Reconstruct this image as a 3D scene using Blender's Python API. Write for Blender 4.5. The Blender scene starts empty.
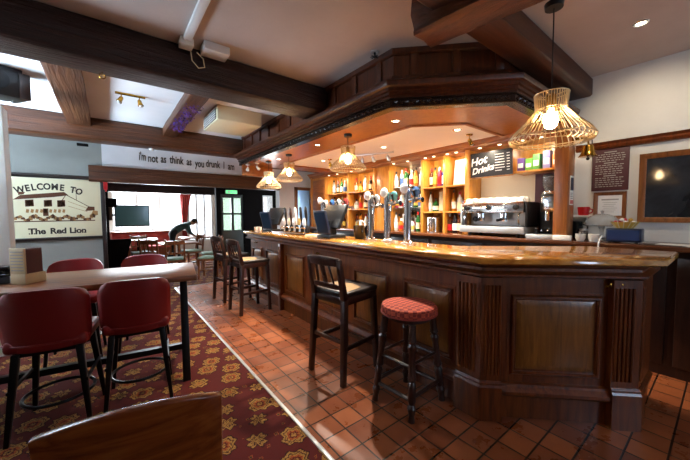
import bpy, bmesh, math, random
from mathutils import Vector, Matrix
random.seed(7)
SC = bpy.context.scene
COL = SC.collection
R = math.radians

# ---------------------------------------------------------------- camera
FPX, YAW, PITCH, ROLL, EYE = 301.26, R(38.03), R(3.04), R(-0.364), 1.43
_f = Vector((math.sin(YAW)*math.cos(PITCH), math.cos(YAW)*math.cos(PITCH), -math.sin(PITCH)))
_r0 = Vector((math.cos(YAW), -math.sin(YAW), 0)); _u0 = _r0.cross(_f)
_r = _r0*math.cos(ROLL)+_u0*math.sin(ROLL); _u = _u0*math.cos(ROLL)-_r0*math.sin(ROLL)
cam = bpy.data.cameras.new('camera'); camo = bpy.data.objects.new('camera', cam); COL.objects.link(camo)
cam.sensor_width = 36; cam.lens = FPX*36/690; cam.clip_start = .05
m = Matrix((( _r.x, _u.x, -_f.x, 0), (_r.y, _u.y, -_f.y, 0), (_r.z, _u.z, -_f.z, EYE), (0, 0, 0, 1)))
camo.matrix_world = m
SC.camera = camo
# ---------------------------------------------------------------- world and large lights
W = bpy.data.worlds.new('sky'); SC.world = W; W.use_nodes = True
bg = W.node_tree.nodes['Background']; bg.inputs[0].default_value = (.80, .90, 1.0, 1); bg.inputs[1].default_value = 3.2
SC.view_settings.view_transform = 'Standard'; SC.view_settings.look = 'None'
SC.view_settings.gamma = 1; SC.view_settings.use_curve_mapping = False
SC.view_settings.exposure = 0.5
def area(name, loc, direction, sx, sy, power, col, spread=180):
    l = bpy.data.lights.new(name, 'AREA'); l.shape = 'RECTANGLE'; l.size = sx; l.size_y = sy
    l.energy = power; l.color = col; l.spread = R(spread)
    o = bpy.data.objects.new(name, l); COL.objects.link(o); o.location = loc
    o.rotation_euler = Vector(direction).to_track_quat('-Z', 'Y').to_euler(); return o
DAY = (.62, .80, 1.0)
area('daylight_side_window', (-3.12, 4.6, 1.6), (1, .05, 1.25), 2.2, 1.3, 330, DAY, 95)
area('daylight_front_window', (2.1, -2.52, 1.65), (.9, 1, .25), .75, .85, 24, (.5, .7, 1.0))
area('daylight_bay_window', (1.05, 11.7, 1.55), (0, -1, -.1), 1.9, 1.1, 260, (.85, .93, 1))
area('daylight_porch_window', (4.15, 8.45, 1.5), (-.2, -1, -.1), .9, 1.2, 40, (.85, .93, 1))

# ---------------------------------------------------------------- helpers
def lin(h):
    h = h.lstrip('#'); c = [int(h[i:i+2], 16)/255 for i in (0, 2, 4)]
    return tuple((x/12.92 if x <= .04045 else ((x+.055)/1.055)**2.4) for x in c)+(1,)
class N:
    def __init__(s, name):
        s.m = bpy.data.materials.new(name); s.m.use_nodes = True; s.t = s.m.node_tree
        s.b = s.t.nodes['Principled BSDF']
    def n(s, ty, **k):
        x = s.t.nodes.new(ty)
        for a, v in k.items(): setattr(x, a, v)
        return x
    def l(s, a, b): s.t.links.new(a, b)
    def coord(s, scale=(1, 1, 1), rot=(0, 0, 0), kind='Object'):
        tc = s.n('ShaderNodeTexCoord'); mp = s.n('ShaderNodeMapping'); mp.inputs['Scale'].default_value = scale
        mp.inputs['Rotation'].default_value = rot; s.l(tc.outputs[kind], mp.inputs[0]); return mp.outputs[0]
    def ramp(s, src, stops, interp='LINEAR'):
        r = s.n('ShaderNodeValToRGB'); r.color_ramp.interpolation = interp
        e = r.color_ramp.elements
        while len(e) < len(stops): e.new(.5)
        for i, (p, c) in enumerate(stops): e[i].position = p; e[i].color = c if len(c) == 4 else tuple(c)+(1,)
        s.l(src, r.inputs[0]); return r.outputs[0]
    def noise(s, vec, scale, detail=4, rough=.55, dist=0):
        x = s.n('ShaderNodeTexNoise'); x.inputs['Scale'].default_value = scale; x.inputs['Detail'].default_value = detail
        x.inputs['Roughness'].default_value = rough; x.inputs['Distortion'].default_value = dist
        s.l(vec, x.inputs['Vector']); return x.outputs[0]
    def bump(s, src, strength=.2, dist=.01):
        b = s.n('ShaderNodeBump'); b.inputs['Strength'].default_value = strength; b.inputs['Distance'].default_value = dist
        s.l(src, b.inputs['Height']); s.l(b.outputs[0], s.b.inputs['Normal'])
    def set(s, **k):
        for a, v in k.items(): s.b.inputs[a.replace('_', ' ')].default_value = v
        return s
def flat(name, col, rough=.5, metal=0, **k):
    x = N(name); x.set(Base_Color=lin(col), Roughness=rough, Metallic=metal)
    for a_, v_ in k.items(): x.b.inputs[a_.replace('_', ' ')].default_value = v_
    v = x.coord(); n = x.noise(v, 9, 3)
    mr = x.n('ShaderNodeMapRange'); mr.inputs[3].default_value = max(0, rough-.05); mr.inputs[4].default_value = min(1, rough+.08)
    x.l(n, mr.inputs[0]); x.l(mr.outputs[0], x.b.inputs['Roughness']); return x.m
def wood(name, dark, mid, light, scale=(14, 14, 1.2), rough=.3, bump=.08, coat=0):
    x = N(name); v = x.coord(scale)
    n = x.noise(v, 2.2, 6, .6, .6)
    c = x.ramp(n, [(.25, lin(dark)), (.5, lin(mid)), (.75, lin(light))]); x.l(c, x.b.inputs['Base Color'])
    x.set(Roughness=rough, Coat_Weight=coat, Coat_Roughness=.12); x.bump(n, bump, .004 if bump < .5 else .02); return x.m
def emit(name, col, strength):
    x = N(name); x.set(Base_Color=lin(col), Emission_Color=lin(col), Emission_Strength=strength, Roughness=.4); return x.m
def glassy(name, col, rough=.04, trans=.85):
    x = N(name); x.set(Base_Color=lin(col), Roughness=rough, IOR=1.45); x.b.inputs['Transmission Weight'].default_value = trans; return x.m

class MB:
    def __init__(s): s.v = []; s.f = []; s.mi = []; s.k = 0
    def add(s, vs, fs, T=None):
        o = len(s.v)
        for p in vs:
            p = Vector(p); s.v.append(T @ p if T is not None else p)
        for f in fs: s.f.append([i+o for i in f]); s.mi.append(s.k)
        return s
    def box(s, x0, x1, y0, y1, z0, z1, T=None):
        vs = [(x, y, z) for z in (z0, z1) for y in (y0, y1) for x in (x0, x1)]
        return s.add(vs, [(0, 2, 3, 1), (4, 5, 7, 6), (0, 1, 5, 4), (2, 6, 7, 3), (0, 4, 6, 2), (1, 3, 7, 5)], T)
    def taper(s, a, b, ra, rb):        # square-section leg from a to b, half sizes ra, rb = (hx, hy)
        vs = [(c[0]+sx*r[0], c[1]+sy*r[1], c[2]) for c, r in ((a, ra), (b, rb)) for sy in (-1, 1) for sx in (-1, 1)]
        return s.add(vs, [(0, 2, 3, 1), (4, 5, 7, 6), (0, 1, 5, 4), (2, 6, 7, 3), (0, 4, 6, 2), (1, 3, 7, 5)])
    def bar(s, a, b, w, h):            # rectangular bar between two points
        a = Vector(a); b = Vector(b); d = (b-a).normalized()
        u = Vector((0, 0, 1)).cross(d)
        if u.length < 1e-3: u = Vector((1, 0, 0))
        u.normalize(); n = d.cross(u); vs = []
        for c in (a, b):
            for p, q in ((-1, -1), (1, -1), (-1, 1), (1, 1)): vs.append(c+u*p*w/2+n*q*h/2)
        return s.add(vs, [(0, 2, 3, 1), (4, 5, 7, 6), (0, 1, 5, 4), (2, 6, 7, 3), (0, 4, 6, 2), (1, 3, 7, 5)])
    def tube(s, pts, r, n=8, closed=False, T=None):
        pts = [Vector(p) for p in pts]; L = len(pts); rr = r if isinstance(r, (list, tuple)) else [r]*L
        vs = []; fs = []; up = None
        for i, p in enumerate(pts):
            if closed: d = pts[(i+1) % L]-pts[i-1]
            else: d = pts[min(i+1, L-1)]-pts[max(i-1, 0)]
            d.normalize()
            if up is None:
                up = Vector((0, 0, 1)) if abs(d.z) < .9 else Vector((1, 0, 0))
            u = (up-d*up.dot(d)).normalized(); w = d.cross(u); up = u
            for k in range(n):
                a = 2*math.pi*k/n; vs.append(p+(u*math.cos(a)+w*math.sin(a))*rr[i])
        for i in range(L if closed else L-1):
            j = (i+1) % L
            for k in range(n): fs.append((i*n+k, i*n+(k+1) % n, j*n+(k+1) % n, j*n+k))
        if not closed: fs.append(tuple(range(n))[::-1]); fs.append(tuple(range((L-1)*n, L*n)))
        return s.add(vs, fs, T)
    def lathe(s, prof, n=20, c=(0, 0, 0), T=None, close=True):
        vs = []; fs = []
        for r, z in prof:
            for k in range(n):
                a = 2*math.pi*k/n; vs.append((c[0]+r*math.cos(a), c[1]+r*math.sin(a), c[2]+z))
        for i in range(len(prof)-1):
            for k in range(n): fs.append((i*n+k, i*n+(k+1) % n, (i+1)*n+(k+1) % n, (i+1)*n+k))
        if close: fs.append(tuple(range(n))[::-1]); fs.append(tuple(range((len(prof)-1)*n, len(prof)*n)))
        return s.add(vs, fs, T)
    def prism(s, poly, z0, z1, T=None):
        n = len(poly); vs = [(x, y, z0) for x, y in poly]+[(x, y, z1) for x, y in poly]
        fs = [tuple(range(n))[::-1], tuple(range(n, 2*n))]+[(i, (i+1) % n, n+(i+1) % n, n+i) for i in range(n)]
        return s.add(vs, fs, T)
    def ball(s, c, r, n=10, m_=6, T=None):
        rx, ry, rz = r if isinstance(r, (list, tuple)) else (r, r, r); vs = [(c[0], c[1], c[2]-rz)]; fs = []
        for i in range(1, m_):
            a = -math.pi/2+math.pi*i/m_
            for k in range(n):
                b = 2*math.pi*k/n; vs.append((c[0]+rx*math.cos(a)*math.cos(b), c[1]+ry*math.cos(a)*math.sin(b), c[2]+rz*math.sin(a)))
        vs.append((c[0], c[1], c[2]+rz)); t = len(vs)-1
        for k in range(n):
            fs.append((0, 1+(k+1) % n, 1+k)); fs.append((t, t-n+k, t-n+(k+1) % n))
        for i in range(m_-2):
            for k in range(n): fs.append((1+i*n+k, 1+i*n+(k+1) % n, 1+(i+1)*n+(k+1) % n, 1+(i+1)*n+k))
        return s.add(vs, fs, T)
    def sweep(s, path, prof, closed=False, flip=1):   # profile (offset outward, z) mitred along a 2D path; outward = right of travel * flip
        P = [Vector(p) for p in path]; L = len(P); cols = []
        for i in range(L):
            if closed: a = (P[i]-P[i-1]).normalized(); b = (P[(i+1) % L]-P[i]).normalized()
            else:
                a = (P[i]-P[i-1]).normalized() if i else (P[1]-P[0]).normalized()
                b = (P[i+1]-P[i]).normalized() if i < L-1 else a
            na = Vector((a.y, -a.x))*flip; nb = Vector((b.y, -b.x))*flip
            mt = na+nb; mt /= max(.2, mt.dot(na))
            cols.append([(P[i].x+mt.x*o, P[i].y+mt.y*o, z) for o, z in prof])
        k = len(prof); vs = [p for c in cols for p in c]; fs = []
        for i in range(L if closed else L-1):
            j = (i+1) % L
            for q in range(k): fs.append((i*k+q, i*k+(q+1) % k, j*k+(q+1) % k, j*k+q))
        if not closed: fs.append(tuple(range(k))); fs.append(tuple(range((L-1)*k, L*k))[::-1])
        return s.add(vs, fs)
    def mesh(s, name, mats, bevel=0, seg=2, smooth=35):
        me = bpy.data.meshes.new(name); me.from_pydata([tuple(p) for p in s.v], [], s.f)
        for m_ in (mats if isinstance(mats, (list, tuple)) else [mats]): me.materials.append(m_)
        for p, i in zip(me.polygons, s.mi): p.material_index = i
        b = bmesh.new(); b.from_mesh(me); bmesh.ops.recalc_face_normals(b, faces=b.faces)
        if bevel:
            es = [e for e in b.edges if len(e.link_faces) == 2 and e.calc_face_angle(0) > R(30)]
            bmesh.ops.bevel(b, geom=es, offset=bevel, segments=seg, affect='EDGES', profile=.5, clamp_overlap=True)
        if smooth:
            for f in b.faces: f.smooth = True
            for e in b.edges:
                e.smooth = not (len(e.link_faces) != 2 or e.calc_face_angle(0) > R(smooth))
        b.to_mesh(me); b.free(); return me
    def build(s, name, mats, parent=None, bevel=0, seg=2, smooth=35, loc=None, rz=0):
        o = bpy.data.objects.new(name, s.mesh(name, mats, bevel, seg, smooth)); COL.objects.link(o)
        if parent is not None: o.parent = parent
        if loc is not None: o.location = loc
        o.rotation_euler.z = rz
        return o
def tag(o, label, cat, group=None):
    o['label'] = label; o['category'] = cat
    if group: o['group'] = group
    return o
def thing(name, label, cat, loc=(0, 0, 0), rz=0, group=None):
    o = bpy.data.objects.new(name, None); o.empty_display_size = .1; COL.objects.link(o)
    o.location = loc; o.rotation_euler.z = rz; return tag(o, label, cat, group)
def struct(o): o['kind'] = 'structure'; return o
def copy_tree(o, parent=None):
    c = o.copy(); COL.objects.link(c)
    if parent is not None: c.parent = parent
    for ch in list(o.children): copy_tree(ch, c)
    return c
def dup(o, loc, rz, label, group=None):
    c = copy_tree(o); c.location = loc; c.rotation_euler.z = rz; c['label'] = label
    if group: c['group'] = group
    return c
def text_mb(mb, body, size, T, shear=0, depth=.0008, spacing=1, align='CENTER', off=0):
    cu = bpy.data.curves.new('t', 'FONT'); cu.body = body; cu.size = size; cu.extrude = depth; cu.shear = shear
    cu.align_x = align; cu.space_character = spacing; cu.resolution_u = 3; cu.offset = off
    o = bpy.data.objects.new('t', cu); COL.objects.link(o); bpy.context.view_layer.update()
    me = bpy.data.meshes.new_from_object(o.evaluated_get(bpy.context.evaluated_depsgraph_get()))
    mb.add([v.co for v in me.vertices], [tuple(p.vertices) for p in me.polygons], T)
    bpy.data.objects.remove(o); bpy.data.curves.remove(cu); bpy.data.meshes.remove(me)
def frame_T(origin, right, up):        # text plane: x to right, y to up
    r_ = Vector(right).normalized(); u_ = Vector(up).normalized(); n_ = r_.cross(u_)
    return Matrix(((r_.x, u_.x, n_.x, origin[0]), (r_.y, u_.y, n_.y, origin[1]), (r_.z, u_.z, n_.z, origin[2]), (0, 0, 0, 1)))
def point(name, loc, power, col, r=.03, parent=None):
    l = bpy.data.lights.new(name, 'POINT'); l.energy = power; l.color = col; l.shadow_soft_size = r
    o = bpy.data.objects.new(name, l); COL.objects.link(o); o.location = loc
    if parent is not None: o.parent = parent
    return o
def spot(name, loc, direction, power, col, angle=110, blend=.6, r=.03, parent=None):
    l = bpy.data.lights.new(name, 'SPOT'); l.energy = power; l.color = col; l.shadow_soft_size = r
    l.spot_size = R(angle); l.spot_blend = blend
    o = bpy.data.objects.new(name, l); COL.objects.link(o); o.location = loc
    o.rotation_euler = Vector(direction).to_track_quat('-Z', 'Y').to_euler()
    if parent is not None: o.parent = parent
    return o
WARM = (1.0, .66, .34); WARMW = (1.0, .90, .76)

# ---------------------------------------------------------------- materials
M = {}
M['bar'] = wood('bar_wood', '#381504', '#642d0b', '#7f4214', rough=.34, coat=.15)
M['panel'] = wood('bar_panel_wood', '#553009', '#7d4a15', '#966024', rough=.34, coat=.15)
M['top'] = wood('bar_top_wood', '#8f5216', '#b5762a', '#cf984a', scale=(9, 1.1, 9), rough=.16, bump=.03, coat=.6)
M['canopy'] = wood('canopy_wood', '#260e06', '#431d0b', '#5a2c12', rough=.3, coat=.2)
M['soffit_wood'] = wood('soffit_wood', '#85491a', '#96551f', '#a36226', scale=(9, 9, 9), rough=.36, bump=.02, coat=.05)
M['carved'] = flat('carved_black', '#281a14', .22)
M['beam'] = wood('beam_wood', '#140704', '#290f06', '#3e1c0c', scale=(.8, 18, 18), rough=.42, bump=.9)
M['log'] = wood('lit_log_beam_wood', '#2a1006', '#5a2a10', '#7d4722', scale=(7, 1.2, 7), rough=.35, bump=1.0)  # lighter than the other beams, the pendant's warm light put into the colour
M['smooth_beam'] = wood('smooth_beam_wood', '#241008', '#43200f', '#583018', scale=(.8, 12, 12), rough=.45, bump=.1)
M['beam_warm'] = wood('brown_beam_wood', '#2a1308', '#4d2810', '#663a1b', scale=(.8, 16, 16), rough=.4, bump=.8)
M['joist'] = wood('joist_wood', '#2c1408', '#4d2911', '#66401f', scale=(16, .8, 16), rough=.45, bump=.8)
M['shelf'] = wood('shelf_wood', '#a3611f', '#c58332', '#d89a48', scale=(10, 10, 1.5), rough=.32, coat=.2)
M['shelf_dark'] = wood('shelf_cornice_wood', '#6a3814', '#935322', '#ad6c30', scale=(8, 1.2, 8), rough=.28, coat=.3)
M['column'] = wood('column_wood', '#6d3c18', '#925527', '#aa6c36', rough=.3, coat=.2)
M['dark_wood'] = wood('dark_wood', '#150b08', '#24120c', '#351c12', rough=.32)
M['stool_wood'] = wood('stool_wood', '#1c0c07', '#2e140c', '#422014', rough=.34, coat=.1)
M['chair_wood'] = wood('chair_wood', '#5a2f14', '#7f4821', '#96592c', rough=.3)
M['near_wood'] = wood('near_chair_wood', '#5a250c', '#8a431a', '#a35a26', scale=(1.2, 14, 14), rough=.22, coat=.5)
M['table_top'] = wood('table_top_wood', '#552a10', '#76431d', '#8d5829', scale=(1.2, 12, 12), rough=.4, coat=0)
M['far_wood'] = wood('far_panel_wood', '#5d2f1a', '#7c4426', '#8f5632', rough=.4)
M['plaster'] = None
def plaster(name, col, col2, bump=.25):
    x = N(name); v = x.coord(); n = x.noise(v, 1.7, 5, .6); n2 = x.noise(v, 30, 4)
    x.l(x.ramp(n, [(.3, lin(col)), (.7, lin(col2))]), x.b.inputs['Base Color']); x.set(Roughness=.75); x.bump(n2, bump, .004); return x.m
M['ceiling'] = plaster('dim_ceiling_plaster', '#b3a59c', '#c0b3ab')  # darker brownish tint holds the dim warm light on the main ceiling
M['ceiling_daylit'] = plaster('daylit_ceiling_plaster', '#e2e2e2', '#ececec')  # whiter copy of the same ceiling, for the part lit by daylight
M['shaded_grey'] = plaster('shaded_grey_wall_paint', '#8a8e89', '#979b96', .1)  # grey paint, darkened to hold the shading on the upper left wall
M['white_wall'] = plaster('white_wall_plaster', '#d2cfc6', '#dedcd4')
M['soffit'] = plaster('soffit_plaster', '#f0ebe0', '#f6f2ea', .08)
M['grey_wall'] = plaster('grey_wall_paint', '#77756f', '#84827b', .1)
M['cream_wall'] = plaster('cream_wall_paint', '#d8ccb0', '#e2d7bd', .1)
M['band'] = plaster('white_band_paint', '#d8dde2', '#e4e8ec', .05)
M['dark_trim'] = flat('dark_trim_paint', '#231712', .35)
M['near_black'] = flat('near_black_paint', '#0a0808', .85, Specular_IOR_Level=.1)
def tiles():
    x = N('quarry_tiles'); v = x.coord()
    b = x.n('ShaderNodeTexBrick'); b.offset = 0; b.squash = 1
    b.inputs['Scale'].default_value = 1; b.inputs['Brick Width'].default_value = .17; b.inputs['Row Height'].default_value = .17
    b.inputs['Mortar Size'].default_value = .006; b.inputs['Mortar Smooth'].default_value = .3; b.inputs['Bias'].default_value = 0
    b.inputs['Color1'].default_value = lin('#a55c33'); b.inputs['Color2'].default_value = lin('#7e4124'); b.inputs['Mortar'].default_value = lin('#20140e')
    x.l(v, b.inputs['Vector']); n = x.noise(v, 5, 5, .65)
    mx = x.n('ShaderNodeMix', data_type='RGBA', blend_type='MULTIPLY'); mx.inputs[0].default_value = .6
    x.l(b.outputs['Color'], mx.inputs[6]); x.l(x.ramp(n, [(.3, (.5, .45, .42)), (.7, (1, 1, 1))]), mx.inputs[7])
    x.l(mx.outputs[2], x.b.inputs['Base Color'])
    x.l(x.ramp(n, [(.3, (.22,)*3), (.7, (.42,)*3)]), x.b.inputs['Roughness'])
    inv = x.n('ShaderNodeMath', operation='SUBTRACT'); inv.inputs[0].default_value = 1; x.l(b.outputs['Fac'], inv.inputs[1])
    x.bump(inv.outputs[0], .5, .004); return x.m
M['tiles'] = tiles()
def carpet():
    x = N('patterned_carpet'); v = x.coord((4.8, 4.8, 0), (0, 0, R(20)))
    def mth(op, a, b=None):
        n_ = x.n('ShaderNodeMath', operation=op)
        for i_, q_ in enumerate((a, b)):
            if q_ is None: continue
            if isinstance(q_, (int, float)): n_.inputs[i_].default_value = q_
            else: x.l(q_, n_.inputs[i_])
        return n_.outputs[0]
    q = x.n('ShaderNodeTexVoronoi'); q.inputs['Scale'].default_value = 1; q.inputs['Randomness'].default_value = .3; x.l(v, q.inputs['Vector'])
    sb = x.n('ShaderNodeVectorMath', operation='SUBTRACT'); x.l(v, sb.inputs[0]); x.l(q.outputs['Position'], sb.inputs[1])
    sp = x.n('ShaderNodeSeparateXYZ'); x.l(sb.outputs[0], sp.inputs[0]); ang = mth('ARCTAN2', sp.outputs[1], sp.outputs[0])
    pet = mth('COSINE', mth('MULTIPLY', ang, 8)); pet4 = mth('COSINE', mth('MULTIPLY', ang, 4))
    r = mth('MULTIPLY', q.outputs['Distance'], mth('ADD', 1, mth('ADD', mth('MULTIPLY', pet, .10), mth('MULTIPLY', pet4, .10))))
    fine = x.noise(v, 16, 3, .6); r = mth('ADD', r, mth('MULTIPLY', mth('SUBTRACT', fine, .5), .10))
    gold, red, dk, org, gr = lin('#8c6630'), lin('#4a1410'), lin('#250b0a'), lin('#8a431a'), lin('#38391c')
    c = x.ramp(r, [(0, dk), (.05, gold), (.10, red), (.15, org), (.21, gold), (.27, dk), (.30, gold), (.37, dk), (.41, red)], 'CONSTANT')
    v2 = x.coord((10.5, 10.5, 0), (0, 0, R(50))); q2 = x.n('ShaderNodeTexVoronoi', distance='MANHATTAN'); q2.inputs['Scale'].default_value = 1; q2.inputs['Randomness'].default_value = .6; x.l(v2, q2.inputs['Vector'])
    r2 = mth('ADD', q2.outputs['Distance'], mth('MULTIPLY', mth('SUBTRACT', fine, .5), .4))
    c2 = x.ramp(r2, [(0, org), (.10, dk), (.17, gr), (.24, org), (.29, red)], 'CONSTANT')
    mx = x.n('ShaderNodeMix', data_type='RGBA'); x.l(mth('GREATER_THAN', r, .41), mx.inputs[0]); x.l(c, mx.inputs[6]); x.l(c2, mx.inputs[7])
    brk = x.noise(v, 22, 2); mx2 = x.n('ShaderNodeMix', data_type='RGBA')
    x.l(x.ramp(brk, [(.56, (0, 0, 0)), (.6, (1, 1, 1))]), mx2.inputs[0]); x.l(mx.outputs[2], mx2.inputs[6]); mx2.inputs[7].default_value = red
    x.l(mx2.outputs[2], x.b.inputs['Base Color']); x.set(Roughness=.95, Specular_IOR_Level=.2)
    x.bump(x.noise(v, 60, 2), .4, .004); return x.m
M['carpet'] = carpet()
M['red_leather'] = flat('red_leather', '#7c0f11', .44)
M['red_velvet'] = flat('red_upholstery', '#9a3a30', .6)
M['tan_seat'] = flat('tan_seat_leather', '#a4835a', .45)
M['dark_seat'] = flat('dark_seat_leather', '#241b18', .35)
M['green_seat'] = flat('green_seat_fabric', '#7f9a86', .7)
M['metal_black'] = flat('black_metal', '#141416', .35, .6)
M['chrome'] = flat('chrome', '#d6d8da', .12, 1)
M['steel'] = flat('brushed_steel', '#c9cbcc', .36, .75)
M['brass'] = flat('brass', '#b58a36', .22, 1)
M['wire'] = flat('cage_wire', '#c0aa88', .35, .7)
M['black'] = flat('black_plastic', '#101114', .35)
M['navy'] = flat('navy_plastic', '#16243c', .3)
M['puck'] = emit('lit_puck_lamp', '#fff0d0', 2.5)
M['screen'] = flat('dark_screen_glass', '#0b1118', .08)
M['screen_teal'] = flat('television_screen', '#5b99a2', .12)  # teal lightened to stand for the reflection on the glass
M['white'] = flat('white_plastic', '#dfe0de', .35)
M['offwhite'] = flat('cream_plastic', '#d5cba8', .4)
M['china'] = flat('white_china', '#e9e4da', .2)
M['paper'] = flat('white_paper', '#e8e6e0', .7)
M['ink'] = flat('dark_ink', '#2b2118', .7)
M['sepia'] = flat('sepia_paint', '#5a3215', .7)
M['sepia_light'] = flat('light_sepia_paint', '#a67c4a', .7)
M['sign_cream'] = flat('cream_sign_board', '#e0d9b6', .5)
M['maroon'] = flat('maroon_board', '#4a1f24', .5)
M['slate'] = None
def slate(name, a, b, rough):
    x = N(name); v = x.coord(); n = x.noise(v, 3, 6, .7, 1); x.l(x.ramp(n, [(.35, lin(a)), (.75, lin(b))]), x.b.inputs['Base Color']); x.set(Roughness=rough); return x.m
M['slate'] = slate('smeared_chalkboard', '#121418', '#34383f', .07)
M['board'] = slate('drinks_chalkboard', '#1c1d1f', '#2b2c2e', .5)
M['chalk'] = flat('white_chalk', '#eeeeea', .8)
M['dim_chalk'] = flat('grey_chalk', '#a5a29a', .8)
M['frame'] = wood('picture_frame_wood', '#5a3114', '#7d4a22', '#935a2c', rough=.3)
M['glass'] = glassy('clear_glass', '#ffffff')
M['mirror'] = flat('mirror', '#d8dce0', .03, 1)
M['curtain'] = flat('red_curtain_fabric', '#8f2a24', .8)
M['bulb'] = emit('lit_filament_bulb', '#ffd8a0', 75)
M['lamp'] = emit('lit_downlight', '#fff0d0', 14)
M['exit'] = emit('green_exit_sign', '#58c87a', 1.6)
M['green_paint'] = flat('dark_green_paint', '#101c18', .35)
M['skin'] = flat('skin', '#b98468', .5)
M['shirt'] = flat('teal_grey_shirt', '#3f5f62', .8)
M['trouser'] = flat('dark_trousers', '#1c2028', .8)
M['hair'] = flat('dark_hair', '#231c1a', .6)
M['purple'] = flat('purple_tinsel', '#5a3fa0', .35)
M['yellow'] = flat('yellow_wicker', '#c9a545', .6)
M['red_plastic'] = flat('red_plastic', '#b01418', .3)
def red_pattern():
    x = N('red_patterned_fabric'); v = x.coord((1, 1, 1), (0, 0, R(45)))
    w = x.n('ShaderNodeTexChecker'); w.inputs['Scale'].default_value = 34; w.inputs[1].default_value = lin('#b0482c'); w.inputs[2].default_value = lin('#7a2418')
    x.l(v, w.inputs[0]); n = x.noise(v, 60, 2)
    mx = x.n('ShaderNodeMix', data_type='RGBA', blend_type='OVERLAY'); mx.inputs[0].default_value = .5; x.l(w.outputs[0], mx.inputs[6]); x.l(x.ramp(n, [(.3, (.2,)*3), (.7, (.8,)*3)]), mx.inputs[7])
    x.l(mx.outputs[2], x.b.inputs['Base Color']); x.set(Roughness=.85); x.bump(n, .4, .003); return x.m
M['seat_pattern'] = red_pattern()
# ================================================================ the setting
CEIL = 2.9
def sbox(name, mat, *b, bevel=0):
    return struct(MB().box(*b).build(name, mat, bevel=bevel))
# floors
sbox('floor', M['tiles'], .963, 4.4, -2.7, 6.66, -.1, 0)
fc = MB(); fc.box(-3.4, .963, -2.7, 6.66, -.1, .004); fc.box(-3.4, 5.4, 6.66, 12.1, -.1, .004)
struct(fc.build('floor_carpet', M['carpet']))
struct(MB().box(.952, .978, -2.7, 6.66, 0, .009).box(.952, 4.2, 6.645, 6.67, 0, .009).build('trim_1', M['steel'], bevel=.002))
# ceilings
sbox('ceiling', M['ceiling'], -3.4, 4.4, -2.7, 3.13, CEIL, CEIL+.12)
sbox('ceiling_far', M['ceiling_daylit'], -3.4, 4.4, 3.13, 6.85, CEIL, CEIL+.12)
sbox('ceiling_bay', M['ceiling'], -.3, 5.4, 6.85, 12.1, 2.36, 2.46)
# side, near and far walls
sbox('wall_right', M['white_wall'], 4.2, 4.4, -2.7, 6.85, 0, CEIL)
wl = MB()
for b in ((-2.7, 3.4, 0, CEIL), (5.8, 6.85, 0, CEIL), (3.4, 5.8, 0, .95), (3.4, 5.8, 2.3, CEIL)): wl.box(-3.4, -3.2, *b)
struct(wl.build('wall_left', M['white_wall']))
wn = MB()
for b in ((-3.4, 1.7, 0, CEIL), (2.5, 4.4, 0, CEIL), (1.7, 2.5, 0, 1.2), (1.7, 2.5, 2.1, CEIL)): wn.box(b[0], b[1], -2.8, -2.6, b[2], b[3])
struct(wn.build('wall_near', M['white_wall']))
def window(n, x0, x1, y0, y1, z0, z1, along, mat=M['white'], nv=2):
    fr = MB(); t = .05
    if along == 'x':
        fr.box(x0, x1, y0, y1, z0, z0+t).box(x0, x1, y0, y1, z1-t, z1)
        for i in range(nv+1):
            c = x0+t/2+(x1-x0-t)*i/nv; fr.box(c-t/2, c+t/2, y0, y1, z0+t, z1-t)
        g = MB().box(x0+t, x1-t, (y0+y1)/2-.004, (y0+y1)/2+.004, z0+t, z1-t)
    else:
        fr.box(x0, x1, y0, y1, z0, z0+t).box(x0, x1, y0, y1, z1-t, z1)
        for i in range(nv+1):
            c = y0+t/2+(y1-y0-t)*i/nv; fr.box(x0, x1, c-t/2, c+t/2, z0+t, z1-t)
        g = MB().box((x0+x1)/2-.004, (x0+x1)/2+.004, y0+t, y1-t, z0+t, z1-t)
    o = struct(fr.build('window_%d' % n, mat)); g.build('pane', M['glass'], o)
    return o
window(3, -3.33, -3.27, 3.4, 5.8, .95, 2.3, 'y', nv=3)
window(4, 1.7, 2.5, -2.73, -2.67, 1.2, 2.1, 'x', nv=2)
# far wall of the bar room: sign wall, band with lettering, wall past the bar end
sbox('wall_far_sign', M['shaded_grey'], -3.4, -.06, 6.65, 6.85, 1.06, CEIL)
wf = MB(); wf.box(-.06, 2.62, 6.65, 6.85, 2.27, CEIL)
wf.box(2.62, 4.4, 6.65, 6.85, 2.1, CEIL); wf.box(3.22, 3.62, 6.65, 6.85, 0, 2.1)
struct(wf.build('wall_far', M['band']))
sbox('wall_far_dado', M['grey_wall'], -3.4, -.06, 6.65, 6.85, 0, 1.06)
struct(MB().box(-3.2, -.06, 6.605, 6.65, 1.045, 1.085).box(-3.2, -.22, 6.605, 6.65, 2.03, 2.085).build('trim_2', M['dark_trim'], bevel=.006))
struct(MB().box(-.10, -.04, 6.60, 6.86, 0, 2.05).build('trim_3', M['dark_trim'], bevel=.005))
# dark timber door frame and blue-tinted side window past the bar end
dw = MB()
for x in (3.62, 4.10): dw.box(x, x+.07, 6.6, 6.85, 0, 2.1)
dw.box(3.62, 4.17, 6.6, 6.85, 2.03, 2.1).box(3.69, 4.10, 6.68, 6.76, .92, .98)
o = struct(dw.build('door_1', M['frame'], bevel=.004))
MB().box(3.69, 4.10, 6.715, 6.725, .98, 2.03).build('pane', glassy('pale_blue_glass', '#a8c8e8', .3, .7), o)
MB().box(3.69, 4.10, 6.70, 6.74, .02, .92).build('door_panel', M['frame'], o)
# right wall picture rail
struct(MB().sweep([(4.2, 1.10), (4.2, -2.6)], [(0, 2.10), (.03, 2.105), (.045, 2.13), (.03, 2.15), (.05, 2.175), (0, 2.185)]).build('trim_4', M['bar']))
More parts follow.
